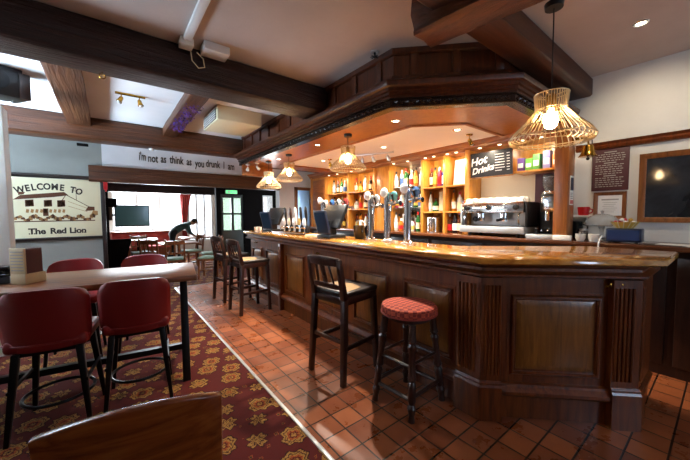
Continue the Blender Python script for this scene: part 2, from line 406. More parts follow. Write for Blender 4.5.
# bay room shell
wb = MB()
for b in ((-.3, .06, 0, 2.4), (.06, 2.02, 0, .93), (.06, 2.02, 2.2, 2.4), (2.02, 2.2, 0, 2.4), (2.2, 3.05, 0, .5), (2.2, 3.05, 2.2, 2.4), (3.05, 3.3, 0, 2.4), (3.3, 5.3, 0, .4), (3.3, 5.3, 2.2, 2.4), (5.3, 5.4, 0, 2.4)):
    wb.box(b[0], b[1], 11.8, 12.0, b[2], b[3])
struct(wb.build('wall_bay', M['white_wall']))
window(1, .06, 2.02, 11.86, 11.92, .93, 2.2, 'x', nv=3)
window(2, 2.2, 3.05, 11.86, 11.92, .5, 2.2, 'x', nv=3)
window(7, 3.3, 5.3, 11.86, 11.92, .4, 2.2, 'x', nv=2)  # added window, puts bright sky behind the porch panes
struct(MB().box(.0, 2.08, 11.62, 11.82, .89, .93).build('trim_5', M['white'], bevel=.006))
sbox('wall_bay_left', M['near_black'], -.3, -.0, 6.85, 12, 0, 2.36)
sbox('wall_bay_right', M['white_wall'], 5.2, 5.4, 6.85, 12, 0, 2.4)
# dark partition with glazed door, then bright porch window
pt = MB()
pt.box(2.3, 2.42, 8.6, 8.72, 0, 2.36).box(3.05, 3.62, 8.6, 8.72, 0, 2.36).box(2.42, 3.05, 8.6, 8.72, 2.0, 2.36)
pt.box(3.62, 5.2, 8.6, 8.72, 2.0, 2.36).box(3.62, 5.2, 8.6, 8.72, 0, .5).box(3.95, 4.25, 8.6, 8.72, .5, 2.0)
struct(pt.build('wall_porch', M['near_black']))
d = MB(); d.box(2.42, 3.05, 8.63, 8.68, 0, 1.0).box(2.42, 3.05, 8.63, 8.68, 1.9, 2.0)
for x in (2.42, 2.71, 2.98): d.box(x, x+.07, 8.63, 8.68, 1.0, 1.9)
d.box(2.42, 3.05, 8.63, 8.68, 1.43, 1.48)
o = struct(d.build('door_2', M['green_paint'], bevel=.004))
pg = flat('bright_door_pane', '#9db8a0', .3)
for x in (2.49, 2.78):
    for z0, z1 in ((1.0, 1.43), (1.48, 1.9)): MB().box(x, x+.21, 8.65, 8.656, z0, z1).build('pane', glassy('door_pane', '#b9d0b4', .2, .8), o)
window(5, 3.62, 3.95, 8.63, 8.69, .5, 2.0, 'x', nv=1)
window(6, 4.25, 5.2, 8.63, 8.69, .5, 2.0, 'x', nv=2)

# ================================================================ ceiling beams
def rough_beam(name, label, a, b, w, z0, z1, mat, amp=.012, seg=26, seed=1):
    rnd = random.Random(seed); a = Vector(a); b = Vector(b); d = b-a; L = d.length; d.normalize(); n = Vector((-d.y, d.x))
    mb = MB(); vs = []; fs = []
    prof = [(-.5, 0), (-.42, -.0), (0, 0), (.42, 0), (.5, .0), (.5, .12), (.5, .5), (.5, .9), (.44, 1), (0, 1), (-.44, 1), (-.5, .9), (-.5, .5), (-.5, .12)]
    prof[0] = (-.5, .06); prof[4] = (.5, .06)
    k = len(prof); off = [rnd.uniform(-1, 1) for _ in range(k)]
    for i in range(seg+1):
        p = a+d*(L*i/seg); off = [o*.7+rnd.uniform(-1, 1)*.5 for o in off]
        for j, (u, v) in enumerate(prof):
            q = p+n*(u*w+off[j]*amp*(1 if abs(u) > .3 else .4)); z = z0+(z1-z0)*v+off[j]*amp*.5*(1 if v < .9 else 0)
            vs.append((q.x, q.y, min(z, z1)))
    for i in range(seg):
        for j in range(k): fs.append((i*k+j, i*k+(j+1) % k, (i+1)*k+(j+1) % k, (i+1)*k+j))
    fs.append(tuple(range(k))); fs.append(tuple(range(seg*k, (seg+1)*k))[::-1])
    mb.add([(x-a.x, y-a.y, z) for x, y, z in vs], fs)
    return tag(mb.build(name, mat, loc=(a.x, a.y, 0), smooth=50), label, 'beam')
rough_beam('ceiling_beam', 'huge dark ceiling beam running left to right across the room to the bar canopy', (-3.2, 3.13), (2.06, 3.13), .34, 2.6, 2.898, M['beam'], .012, 40, 3)
rough_beam('ceiling_beam', 'brown ceiling beam above the white band with the lettering', (-3.2, 6.12), (2.55, 6.12), .38, 2.58, 2.898, M['beam_warm'], .01, 40, 5)
rough_beam('ceiling_beam', 'smooth dark ceiling beam above the near canopy end, meeting the right wall', (-3.2, 1.095), (4.198, 1.095), .235, 2.70, 2.898, M['smooth_beam'], .004, 40, 8)
rough_beam('ceiling_beam', 'gnarled rough-hewn log beam overhead with the nearest cage pendant', (1.755, 1.36), (2.35, -2.55), .25, 2.615, 2.86, M['log'], .03, 60, 11)
rough_beam('ceiling_beam', 'dark beam across the bay room ceiling in front of the bright window', (0.0, 10.0), (5.2, 10.0), .2, 2.05, 2.358, M['beam'], .006, 30, 23)
rough_beam('ceiling_joist', 'brown ceiling joist left of the brass twin spotlight', (-.29, 3.3), (-.29, 5.93), .27, 2.76, 2.898, M['joist'], .008, 20, 13)
rough_beam('ceiling_joist', 'brown ceiling joist beside the air conditioner with purple tinsel', (.86, 3.3), (.86, 5.93), .2, 2.76, 2.898, M['joist'], .008, 20, 17)
rough_beam('lintel_beam', 'long brown lintel beam below the white lettered band', (-.24, 6.63), (3.2, 6.63), .12, 2.0, 2.27, M['beam_warm'], .008, 30, 19)

# ================================================================ bar canopy
CP = [(4.19, 5.75), (2.07, 5.75), (2.07, 1.922), (2.764, 1.228), (4.19, 1.228)]
cn = thing('bar_canopy', 'dark carved panelled canopy hanging from the ceiling over the bar', 'canopy', (0, 0, 0))
MB().sweep(CP, [(0, 2.40), (0, CEIL-.001), (-.06, CEIL-.001), (-.06, 2.40)]).build('frieze', M['canopy'], cn)
MB().sweep(CP, [(-.01, 2.44), (.085, 2.44), (.085, 2.465), (.10, 2.47), (.10, 2.495), (.118, 2.50), (.118, 2.525), (.14, 2.535), (.15, 2.56), (.15, 2.575), (.10, 2.60), (.04, 2.63), (.03, 2.66), (-.01, 2.66)]).build('cornice', M['canopy'], cn, smooth=25)
MB().sweep(CP, [(-.01, 2.365), (.075, 2.365), (.082, 2.372), (.075, 2.38), (.075, 2.43), (.088, 2.436), (.088, 2.445), (-.01, 2.445)]).build('fascia', M['carved'], cn, smooth=25)
MB().sweep(CP, [(.02, CEIL-.05), (.03, CEIL-.04), (.035, CEIL-.002), (-.005, CEIL-.002), (-.005, CEIL-.055)]).build('top_moulding', M['canopy'], cn, smooth=25)
# raised stiles of the frieze panels
st = MB()
def along(path, s):
    for a, b in zip(path, path[1:]):
        a = Vector(a); b = Vector(b); L = (b-a).length
        if s <= L: d = (b-a)/L; return a+d*s, d
        s -= L
    return None, None
s_ = 2.17
while True:
    p, d = along(CP, s_)
    if p is None: break
    n_ = Vector((d.y, -d.x)); A = Matrix(((d.x, n_.x, 0, p.x), (d.y, n_.y, 0, p.y), (0, 0, 1, 0), (0, 0, 0, 1)))
    st = MB().box(-.035, .035, 0, .018, 2.66, CEIL-.05, A); st.build('stile', M['canopy'], cn, bevel=.003); s_ += .36
# carved leaf scroll on the fascia
lf = MB(); s_ = 2.15; i = 0; last = None
while True:
    p, d = along(CP, s_)
    if p is None: break
    n_ = Vector((d.y, -d.x)); A = Matrix(((d.x, n_.x, 0, p.x), (d.y, n_.y, 0, p.y), (0, 0, 1, 0), (0, 0, 0, 1)))
    up = 1 if i % 2 else -1
    if last is not None and (d-last).length > .1: lf.build('carving', M['carved'], cn); lf = MB()
    last = d
    for ang, l_ in ((35*up, .026), (-50*up, .018)):
        B = A @ Matrix.Translation((0, .078, 2.405)) @ Matrix.Rotation(R(ang), 4, 'Y')
        lf.ball((.008, 0, 0), (l_, .012, .008), 6, 4, B)
    lf.ball((.022, .078, 2.405+.012*up), (.008, .012, .008), 6, 4, A)
    s_ += .046; i += 1
lf.build('carving', M['carved'], cn)
# underside
MB().sweep(CP, [(.07, 2.366), (.07, 2.40), (-.5, 2.40), (-.5, 2.366)]).build('soffit_border', M['soffit_wood'], cn)
MB().sweep(CP, [(-.49, 2.352), (-.49, 2.40), (-.53, 2.40), (-.53, 2.352)]).build('soffit_bead', M['soffit_wood'], cn, bevel=.004)
MB().prism([(4.19, 5.25), (2.58, 5.25), (2.58, 2.13), (2.98, 1.73), (4.19, 1.73)], 2.378, 2.41).build('soffit_ceiling', M['soffit'], cn)
MB().box(2.02, 2.62, 5.70, 5.76, 2.17, 2.37).build('end_panel', M['soffit_wood'], cn, bevel=.004)

# ================================================================ bar counter
BF = [(4.0, 5.45), (2.03, 5.45), (2.03, 1.048), (2.70, .378), (3.22, .378)]     # front panel line
BF = [(2.5, 5.40), (2.03, 5.40), (2.03, 1.048), (2.70, .378), (3.20, .378)]
bc = thing('bar_counter', 'long dark panelled bar counter with a canted near corner', 'bar', (0, 0, 0))
MB().sweep(BF, [(0, .0), (0, 1.08), (-.04, 1.08), (-.04, 0)]).build('front', M['bar'], bc)
MB().sweep(BF, [(-.001, 1.0), (.06, 1.0), (.075, 1.008), (.075, 1.02), (.06, 1.03), (.045, 1.04), (.045, 1.06), (.07, 1.075), (.085, 1.084), (.085, 1.0875), (-.001, 1.0875)]).build('upper_moulding', M['bar'], bc, smooth=25)
MB().sweep(BF, [(-.001, .0), (.012, .0), (.012, .17), (.05, .175), (.06, .19), (.06, .21), (.035, .235), (.03, .25), (.012, .255), (-.001, .255)]).build('plinth', M['bar'], bc, smooth=25)
mcb = (0, 0)
def panel(T, w, z0, z1):               # framed raised panel in the plane T (x along, y outward)
    mold = MB(); t = .045
    pf = [(0, .004), (.018, .004), (.022, .012), (.03, .02), (.04, .022), (.045, .012), (.045, .0), (0, 0)]
    # build as mitred loop in local XZ
    ring = [(0, z0), (w, z0), (w, z1), (0, z1)]
    sub = MB(); sub.sweep(ring, [(-a, b) for a, b in pf], closed=True)
    mold.add([T @ Vector((p.x, p.z, p.y)) for p in sub.v], sub.f)
    o = mold.build('panel_moulding', M['bar'], bc, smooth=25)
    f = MB(); g = .06; h = .10
    f.add([T @ Vector(p) for p in ((g, .003, z0+g), (w-g, .003, z0+g), (w-g, .003, z1-g), (g, .003, z1-g), (h, .014, z0+h), (w-h, .014, z0+h), (w-h, .014, z1-h), (h, .014, z1-h), (g, -.002, z0+g), (w-g, -.002, z0+g), (w-g, -.002, z1-g), (g, -.002, z1-g))],
          [(0, 1, 5, 4), (1, 2, 6, 5), (2, 3, 7, 6), (3, 0, 4, 7), (4, 5, 6, 7), (8, 9, 1, 0), (9, 10, 2, 1), (10, 11, 3, 2), (11, 8, 0, 3), (11, 10, 9, 8)])
    f.build('panel', M['panel'], bc, smooth=20)
def plane_T(x, y, dx, dy):             # local x along (dx,dy); outward = right of travel
    return Matrix(((dx, dy, 0, x), (dy, -dx, 0, y), (0, 0, 1, 0), (0, 0, 0, 1)))
for y0, y1 in ((1.25, 1.77), (1.92, 2.46), (2.62, 3.28), (3.46, 4.02), (4.20, 4.72), (4.86, 5.30)):
    panel(plane_T(2.03, y1, 0, -1), y1-y0, .29, .88)
q = math.sqrt(.5)
panel(plane_T(2.03+.17*q, 1.048-.17*q, q, -q), .61, .29, .89)
def pilaster(T, w, name='pilaster'):
    p = MB()
    p.box(0, w, -.005, .055, .27, .99, T)
    for i in range(5):
        c = w*(i+.5)/5; p.tube([T @ Vector((c, .055, .31)), T @ Vector((c, .055, .95))], .0095*w/.13, 6)
    p.box(-.008, w+.008, -.005, .066, .245, .275, T)
    p.build(name, M['bar'], bc, bevel=.003)
    f = MB().box(-.006, w+.006, -.005, .07, 0, .25, T); f.build('pilaster_foot', M['bar'], bc, bevel=.004)
def corner_pilaster(path, runs):
    MB().sweep(path, [(-.02, .27), (.05, .27), (.05, .99), (-.02, .99)]).build('pilaster', M['bar'], bc, smooth=25)
    MB().sweep(path, [(-.02, 0), (.072, 0), (.072, .235), (.064, .25), (.064, .262), (.055, .275), (-.02, .275)]).build('pilaster_foot', M['bar'], bc, smooth=25)
    for T, w in runs:
        for i in range(5):
            c = w*(i+.5)/5; MB().tube([T @ Vector((c, .052, .32)), T @ Vector((c, .052, .94))], .0095*w/.13, 6).build('reed', M['bar'], bc)
corner_pilaster([(2.03, 1.215), (2.03, 1.048), (2.03+.12*q, 1.048-.12*q)], [(plane_T(2.03, 1.205, 0, -1), .145), (plane_T(2.03+.0*q, 1.048-.0*q, q, -q), .115)])
corner_pilaster([(2.70-.145*q, .378+.145*q), (2.70, .378), (2.80, .378)], [(plane_T(2.70-.14*q, .378+.14*q, q, -q), .125), (plane_T(2.70, .378, 1, 0), .09)])
pilaster(plane_T(2.03, 4.14, 0, -1), .06)
# end return
MB().box(2.70, 3.2, .34, .378, 0, 1.08).build('end_panel', M['bar'], bc)
MB().box(2.44, 2.46, 1.7, 5.40, 0, 1.08).build('back_panel', M['dark_wood'], bc)
MB().prism([(2.46, 1.7), (2.46, 1.55), (3.2, .8), (3.2, .84)], 0, 1.08).build('back_panel', M['dark_wood'], bc)
for x, y, nx, ny in ((2.03, 3.14, -1, 0), (2.607, .471, -q, -q), (2.03, 5.1, -1, 0)):
    hk = MB(); B = Matrix(((-ny, nx, 0, x), (nx, ny, 0, y), (0, 0, 1, .945), (0, 0, 0, 1)))
    hk.box(-.035, .035, 0, .006, -.012, .012, B)
    for s in (-1, 1): hk.tube([B @ Vector((s*.012, .004, 0)), B @ Vector((s*.02, .03, -.012)), B @ Vector((s*.03, .045, -.002)), B @ Vector((s*.034, .045, .016))], .0045, 6); hk.ball((s*.034, .045, .018), .007, 6, 4, B)
    hk.build('bag_hook', M['brass'], bc)
TOPP = [(1.93, 5.50), (1.93, .985), (2.69, .225), (3.31, .225), (3.31, .76), (2.49, 1.52), (2.49, 5.50)]
def inset(poly, d):
    out = []; n = len(poly)
    for i in range(n):
        p0, p, p1 = Vector(poly[i-1]), Vector(poly[i]), Vector(poly[(i+1) % n]); a = (p-p0).normalized(); b = (p1-p).normalized()
        na = Vector((-a.y, a.x)); nb = Vector((-b.y, b.x)); m_ = na+nb; m_ /= m_.dot(na); out.append(p+m_*d)
    return out
bt = MB(); lv = [(.012, 1.088), (.0, 1.098), (0, 1.122), (.006, 1.131), (.016, 1.135)]
n = len(TOPP); vs = []; fs = []
for d_, z in lv: vs += [(p.x, p.y, z) for p in inset(TOPP, d_)]
for i in range(len(lv)-1):
    for k in range(n): fs.append((i*n+k, i*n+(k+1) % n, (i+1)*n+(k+1) % n, (i+1)*n+k))
fs.append(tuple(range(n))[::-1]); fs.append(tuple(range((len(lv)-1)*n, len(lv)*n))); bt.add(vs, fs)
tag(bt.build('bar_worktop', M['top'], smooth=50), 'polished honey-coloured wooden bar top along the panelled counter', 'bar top')
TOPZ = 1.135

# ================================================================ back bar
bk = thing('back_counter', 'dark back counter behind the bar carrying the coffee machine and tubs', 'counter', (0, 0, 0))
MB().box(3.78, 4.19, -.6, 6.1, 0, 1.10).build('cabinet', M['dark_wood'], bk)
MB().box(3.64, 4.195, -.6, 6.1, 1.10, 1.142).build('worktop', wood('back_counter_wood', '#3a1e10', '#57301a', '#6e4226', scale=(12, 1.1, 12), rough=.25, coat=.3), bk, bevel=.008)
for i in range(8):
    y = -.5+i*.82; MB().box(3.76, 3.782, y, y+.76, .1, 1.04).build('cabinet_door', M['dark_wood'], bk, bevel=.004)
BKZ = 1.142
sh = thing('back_bar_shelving', 'honey wood back bar shelving with open bays of bottles', 'shelving', (0, 0, 0))
MB().box(4.17, 4.195, 1.16, 6.25, BKZ, 2.3).build('back_board', M['shelf'], sh)
for y, w, x in ((6.25, .06, 3.86), (5.64, .05, 3.9), (4.88, .05, 3.9), (4.08, .05, 3.88), (3.72, .04, 3.88), (3.01, .05, 3.9), (2.61, .04, 3.9), (2.23, .07, 3.86)):
    MB().box(x, 4.17, y-w/2, y+w/2, BKZ, 2.29).build('divider', M['shelf'], sh, bevel=.003)
MB().box(3.9, 4.17, 3.74, 4.06, BKZ, 2.29).build('pier_panel', M['shelf'], sh, bevel=.003)
MB().box(3.88, 4.17, 5.665, 6.22, BKZ, 2.29).build('end_cupboard', M['shelf'], sh)
MB().box(3.865, 3.885, 5.70, 6.18, 1.3, 2.22).build('cupboard_door', M['shelf_dark'], sh, bevel=.006)
BAYS = {'A': (4.905, 5.615), 'B': (4.105, 4.855), 'D': (2.63, 2.985), 'E': (2.265, 2.59)}
SHZ = {'A': (1.53, 1.88), 'B': (1.53, 1.88), 'D': (1.46, 1.835), 'E': (1.46, 1.835)}
for k, (a, b) in BAYS.items():
    for z in SHZ[k]: MB().box(3.90, 4.17, a, b, z-.022, z).build('shelf', M['shelf'], sh, bevel=.002)
MB().box(4.155, 4.169, 3.045, 3.70, BKZ, 2.28).build('mirror', M['mirror'], sh)
for z in (1.53, 1.88): MB().box(3.96, 4.15, 3.045, 3.70, z-.008, z).build('glass_shelf', M['glass'], sh)
MB().box(4.165, 4.172, 1.50, 2.19, 1.5, 1.93).build('splash_panel', flat('pale_splash_panel', '#e6d8be', .4), sh)
MB().box(4.16, 4.172, 1.165, 1.5, BKZ, 1.93).build('maroon_panel', flat('maroon_paint', '#57303a', .5), sh)
MB().box(3.88, 4.17, 1.165, 1.64, 1.905, 1.93).build('tea_shelf', M['shelf'], sh, bevel=.002)
MB().sweep([(3.9, 6.3), (3.9, 1.05)], [(-.28, 2.27), (.03, 2.27), (.035, 2.285), (.06, 2.30), (.065, 2.325), (.10, 2.345), (.12, 2.37), (.12, 2.377), (-.28, 2.377)]).build('cornice', M['shelf_dark'], sh, smooth=25)
co = MB().box(3.69, 3.89, 1.03, 1.155, BKZ, 2.29)
tag(co.build('wooden_column', M['column'], bevel=.004), 'square wooden column at the right end of the back bar', 'column')
# ================================================================ lettering and sign on the far wall
wl_ = thing('wall_lettering', "dark lettering i'm not as think as you drunk I am on the white band", 'lettering', (0, 0, 0))
words = [("i'm", 0.519, 0), ('not', 0.682, -0.015), ('as', 0.851, -0.005), ('think', 1.069, 0), ('as', 1.289, -0.005), ('you', 1.481, -0.02), ('drunk', 1.735, 0), ('I', 1.955, 0), ('am', 2.106, -0.01)]
for w_, x, dz in words:
    lt = MB(); text_mb(lt, w_, .205, frame_T((x, 6.648, 2.435-.03*(x-.45)/1.7+dz), (1, 0, 0), (0, 0, 1)) @ Matrix.Rotation(R(-1.5), 4, 'Z') @ Matrix.Diagonal((.46 if w_ == "i'm" else .56, 1, 1, 1)), depth=.002, off=.004); lt.build('word', M['ink'], wl_, smooth=0)
sg = thing('welcome_sign', 'cream welcome sign with a sepia drawing of the pub on the far wall', 'sign', (-.615, 6.648, 1.555))
MB().box(-.55, .55, -.03, 0, -.465, .465).build('board', M['sign_cream'], sg, bevel=.004)
FT = Matrix(((1, 0, 0, 0), (0, 0, 1, -.0305), (0, 1, 0, 0), (0, 0, 0, 1)))   # drawing plane, x right, y up
FT = frame_T((0, -.0305, 0), (1, 0, 0), (0, 0, 1))
tx = MB(); s = "WELCOME TO"
ADV = {'W': 1.25, 'M': 1.25, ' ': .75, 'T': .9, 'L': .8, 'E': .88}
adv = [ADV.get(c_, 1.0) for c_ in s]
for i, ch in enumerate(s):
    if ch == ' ': tx.build('lettering', M['ink'], sg, smooth=0); tx = MB(); continue
    t_ = (sum(adv[:i])+adv[i]/2)/sum(adv)-.5; x = -.10+t_*.74; yv = .34-.32*t_*t_
    text_mb(tx, ch, .135, FT @ Matrix.Translation((x, yv-.05, 0)) @ Matrix.Rotation(-t_*.55, 4, 'Z') @ Matrix.Diagonal((.78, 1, 1, 1)), off=.005)
tx.build('lettering', M['ink'], sg, smooth=0)
tx = MB()
for w_, x in (('The', -.24), ('Red', .0), ('Lion', .235)):
    text_mb(tx, w_, .125, FT @ Matrix.Translation((x-.03, -.405, 0)), off=.0045, shear=0, spacing=.95)
    # blackletter spurs on the letters
    for dx in (-.085, -.03, .03, .08): tx.prism([(x-.03+dx, -.412), (x-.018+dx, -.400), (x-.03+dx, -.388), (x-.042+dx, -.400)], 0, .001, FT)
tx.build('name_lettering', M['ink'], sg, smooth=0)
dr = MB(); dl = MB()
def poly(mb, pts): mb.prism([(p[0]*1.02, .03+(p[1]-.03)*1.3) for p in pts], -.0005, .0012, FT)
def line(mb, a, b, w=.008):
    a = Vector(a); b = Vector(b); d = (b-a).normalized(); n_ = Vector((-d.y, d.x))*w/2
    poly(mb, [a-n_, b-n_, b+n_, a+n_])
poly(dr, [(-.5, .10), (-.42, .155), (.06, .205), (.11, .165), (-.06, .14)])          # roof
poly(dr, [(-.44, .155), (-.44, .185), (-.38, .185), (-.38, .165)]); line(dr, (-.45, .187), (-.37, .187), .012)
line(dr, (.08, .17), (.36, .02)); line(dr, (.08, .17), (.03, .10)); line(dr, (.20, .11), (.20, .25), .006); line(dr, (.20, .25), (.27, .24), .006); line(dr, (.14, .235), (.26, .20), .004)
for x in (-.33, -.13, .02):
    poly(dr, [(x-.045, .02), (x+.045, .025), (x+.045, .105), (x-.045, .1)])
    for dx in (-.017, .017): poly(dl, [(x+dx-.012, .028), (x+dx+.012, .03), (x+dx+.012, .098), (x+dx-.012, .095)])
poly(dr, [(-.19, -.09), (-.13, -.09), (-.13, .0), (-.19, 0)])
rnd = random.Random(4)
for i in range(34):                                                                    # hedge and planting
    x = -.49+i*.027; h_ = rnd.uniform(.02, .055); y0 = -.13+.02*math.sin(i); mbx = dr if i % 2 else dl
    poly(mbx, [(x-.02, y0), (x+.02, y0-.006), (x+.026, y0+h_*.6), (x+.004, y0+h_), (x-.02, y0+h_*.7)])
for i in range(9): line(dl, (-.36+i*.05, -.05), (-.35+i*.05, -.01), .03)
line(dr, (-.5, .09), (-.5, -.10)); line(dr, (-.5, -.155), (.42, -.15), .012); line(dr, (-.42, .12), (.08, .165), .006)
poly(dr, [(.30, -.03), (.42, -.02), (.42, .025), (.34, .03)]); poly(dl, [(.36, -.10), (.46, -.08), (.46, -.03), (.4, -.02)])
line(dl, (.1, .09), (.34, .0), .005); line(dl, (.1, .03), (.33, -.04), .005)
dr.build('drawing', M['sepia'], sg, smooth=0); dl.build('drawing_wash', M['sepia_light'], sg, smooth=0)

# ================================================================ lamps
def pendant(label, loc, top, power, group='cage pendant lamps'):
    t = thing('pendant_lamp', label, 'pendant lamp', loc, 0, group)
    c = MB(); n = 40; prof = [(.085, .125), (.078, .05), (.082, .03), (.13, -.03), (.19, -.09), (.213, -.125), (.205, -.145), (.17, -.158), (.155, -.15)]
    for k in range(n):
        a = 2*math.pi*k/n; c.tube([(r*math.cos(a), r*math.sin(a), z) for r, z in prof], .003, 4)
    for r, z in ((.085, .125), (.08, .04), (.16, -.06), (.213, -.125), (.155, -.15)):
        c.tube([(r*math.cos(2*math.pi*k/32), r*math.sin(2*math.pi*k/32), z) for k in range(32)], .003, 5, closed=True)
    for k in range(4):
        a = math.pi*k/2; c.tube([(.085*math.cos(a), .085*math.sin(a), .125), (.02*math.cos(a), .02*math.sin(a), .115)], .003, 5)
    c.build('wire_shade', M['wire'], t)
    MB().lathe([(.012, .13), (.024, .12), (.026, .06), (.02, .045)], 14).build('lamp_holder', M['brass'], t)
    MB().lathe([(.012, .05), (.016, .035), (.034, -.005), (.038, -.03), (.028, -.06), (.004, -.074)], 14).build('bulb', M['bulb'], t)
    MB().tube([(0, 0, .12), (0, 0, top-loc[2]-.02)], .0035, 6).build('cord', M['black'], t)
    MB().lathe([(.045, top-loc[2]-.03), (.048, top-loc[2]-.005), (.048, top-loc[2]-.001)], 16).build('ceiling_rose', M['black'], t)
    return t
pendant('nearest and largest looking brass cage pendant hanging from the gnarled log beam', (2.03, .66, 1.985), 2.615, 9)
pendant('brass cage pendant above the three tall beer taps', (2.25, 2.81, 2.095), 2.366, 7)
pendant('brass cage pendant above the hand pumps, second farthest', (2.25, 4.29, 2.105), 2.366, 7)
pendant('brass cage pendant at the far end of the bar canopy', (2.25, 5.05, 2.05), 2.366, 7)
def downlight(label, loc, power, col, direction=(0, 0, -1), angle=120, group='recessed downlights under the bar canopy'):
    t = thing('downlight', label, 'downlight', loc, 0, group)
    MB().lathe([(.03, -.0005), (.032, -.006), (.046, -.006), (.05, -.001), (.05, -.0005)], 20, close=False).build('trim_ring', M['chrome'], t)
    MB().lathe([(.001, -.002), (.031, -.002), (.031, -.0005)], 18).build('lamp', M['lamp'], t)
    spot('downlight_beam', (0, 0, -.02), direction, power, col, angle, .8, .03, t)
for i, (x, y, w_, lb) in enumerate(((2.32, 2.12, 1, 'in the wooden soffit border by the near corner of the canopy'), (2.26, 3.48, 1, 'in the wooden soffit border between the first two bar pendants'), (2.3, 4.75, 1, 'in the wooden soffit border near the farthest pendant'),
                      (3.15, 1.95, 0, 'in the white soffit near the hot drinks board'), (3.12, 3.08, 0, 'in the white soffit above the three tall beer taps'), (3.04, 4.5, 0, 'in the white soffit above the black till'))):
    downlight('round recessed downlight '+lb, (x, y, 2.366 if w_ else 2.378), 170, WARMW)
downlight('bright recessed downlight in the ceiling near the right wall', (3.32, .485, CEIL), 26, (1, .85, .65), (.75, 0, -1), 110, None)
downlight('added unseen downlight in the ceiling over the tiled aisle', (1.2, 1.15, CEIL), 55, (1, .74, .45), (.05, .3, -1), 52, None)  # added lamp out of view, makes a warm pool on the tiles
downlight('added unseen downlight in the ceiling between the large beam and the far bar chairs', (1.4, 3.75, CEIL), 50, (1, .74, .45), (0, -.1, -1), 64, None)  # added lamp hidden behind the large beam, second warm pool on the aisle
# strip lights washing the shelves, part of the shelving
for y, w, pw in ((5.26, .6, 11), (4.48, .65, 11), (3.37, .6, 12), (2.8, .3, 7), (2.43, .28, 6), (1.9, .5, 4), (1.42, .4, 4)):
    for s_ in (-.25, .25): MB().lathe([(.018, 0), (.022, .004), (.022, .0095)], 12, (3.80, y+s_*w, 2.26)).build('puck_lamp', M['puck'], sh)
    l = area('shelf_light', (3.80, y, 2.24), (.42, 0, -1), .05, w, pw, (1, .86, .66)); l.parent = sh
# brass spotlights
def spot_head(mb, p, d, L=.075, r=.028):
    p = Vector(p); d = Vector(d).normalized(); mb.tube([p-d*L*.5, p-d*L*.3, p+d*L*.1, p+d*L*.5], [r*.5, r*.8, r*.85, r*1.15], 12)
def spots(label, loc, heads, bar, mat, name='spotlight_bar'):
    t = thing(name, label, 'spotlight', loc)
    b = MB()
    if bar: b.bar((-bar[0]/2, -bar[1]/2, -.012), (bar[0]/2, bar[1]/2, -.012), .035, .02)
    else: b.lathe([(.035, -.015), (.04, -.003), (.04, -.0005)], 14)
    b.build('mounting_plate', mat, t, bevel=.002)
    for (x, y), d in heads:
        h = MB(); h.tube([(x, y, -.012), (x, y, -.06)], .006, 6); spot_head(h, (x+d[0]*.02, y+d[1]*.02, -.085), d); o = h.build('spot_head', mat, t)
        dd = Vector(d).normalized(); c = Vector((x+d[0]*.02, y+d[1]*.02, -.085))+dd*.038
        MB().ball(c, .022, 8, 5).build('spot_bulb', M['white'], o)
    return t
spots('brass twin spotlight bar on the white ceiling between the beams', (.26, 4.55, CEIL), [((-.09, 0), (-.5, -.3, -1)), ((.09, 0), (.2, -.2, -1))], (.3, 0), M['brass'])
spots('spotlight bar with three heads on the white soffit above the beer taps', (3.3, 3.5, 2.378), [((-.08, .16), (.4, .3, -1)), ((0, 0), (.6, 0, -1)), ((.1, -.22), (.5, -.3, -1))], (.3, -.6), M['steel'])
spots('single brass spotlight on the soffit above the hot drinks board', (3.45, 1.97, 2.378), [((0, 0), (.7, -.2, -1))], None, M['brass'], 'spotlight')
spots('single brass spotlight on the soffit above the far shelves', (3.04, 4.3, 2.378), [((0, 0), (.5, .2, -1))], None, M['brass'], 'spotlight')
spots('white spotlight under the far end of the canopy, nearer the pendant', (2.16, 5.35, 2.366), [((0, 0), (.4, -.6, -.7))], None, M['white'], 'spotlight')
spots('white spotlight at the outermost far end of the canopy', (2.08, 5.60, 2.366), [((0, 0), (-.3, -.6, -.7))], None, M['white'], 'spotlight')
# ceiling bits
t = thing('air_conditioner', 'cream air conditioning unit on the ceiling by the purple tinsel', 'air conditioner', (1.44, 4.6, CEIL))
MB().prism([(-.26, -.36), (.36, -.36), (.36, .36), (-.26, .36)], -.2, -.001).build('casing', M['offwhite'], t, bevel=.02)
g = MB()
for i in range(5): g.box(-.275, -.255, -.31, .31, -.175+i*.03, -.165+i*.03)
g.build('grille', M['white'], t)
MB().box(-.268, -.258, -.31, -.02, -.18, -.045).box(-.268, -.258, .02, .31, -.18, -.045).build('vent', M['black'], t)
t = thing('cable_trunking', 'pale plastic cable trunking on the ceiling in front of the large beam', 'cable trunking', (.565, 2.55, CEIL))
MB().box(-.03, .03, -1.2, .33, -.03, -.0005).build('trunking', M['white'], t, bevel=.003)
MB().box(-.05, .05, .27, .38, -.06, -.0005).build('end_box', M['white'], t, bevel=.005)
MB().box(.12, .33, .22, .38, -.07, -.0005).build('junction_box', M['white'], t, bevel=.006)
MB().tube([(.04, .36, -.05), (.05, .36, -.14), (.1, .36, -.19), (.15, .36, -.17), (.14, .36, -.1), (.09, .36, -.06)], .005, 6).build('loose_cable', M['offwhite'], t)
t = thing('sprinkler_head', 'small star-shaped metal sprinkler head on the ceiling beside the canopy', 'sprinkler', (1.96, 2.05, CEIL))
MB().lathe([(.035, -.006), (.04, -.0005)], 14).build('plate', M['steel'], t)
h = MB().tube([(0, 0, 0), (0, 0, -.04)], .008, 8)
for k in range(8):
    a = k*math.pi/4; h.bar((0, 0, -.04), (.04*math.cos(a), .04*math.sin(a), -.045), .01, .003)
h.build('deflector', M['metal_black'], t)
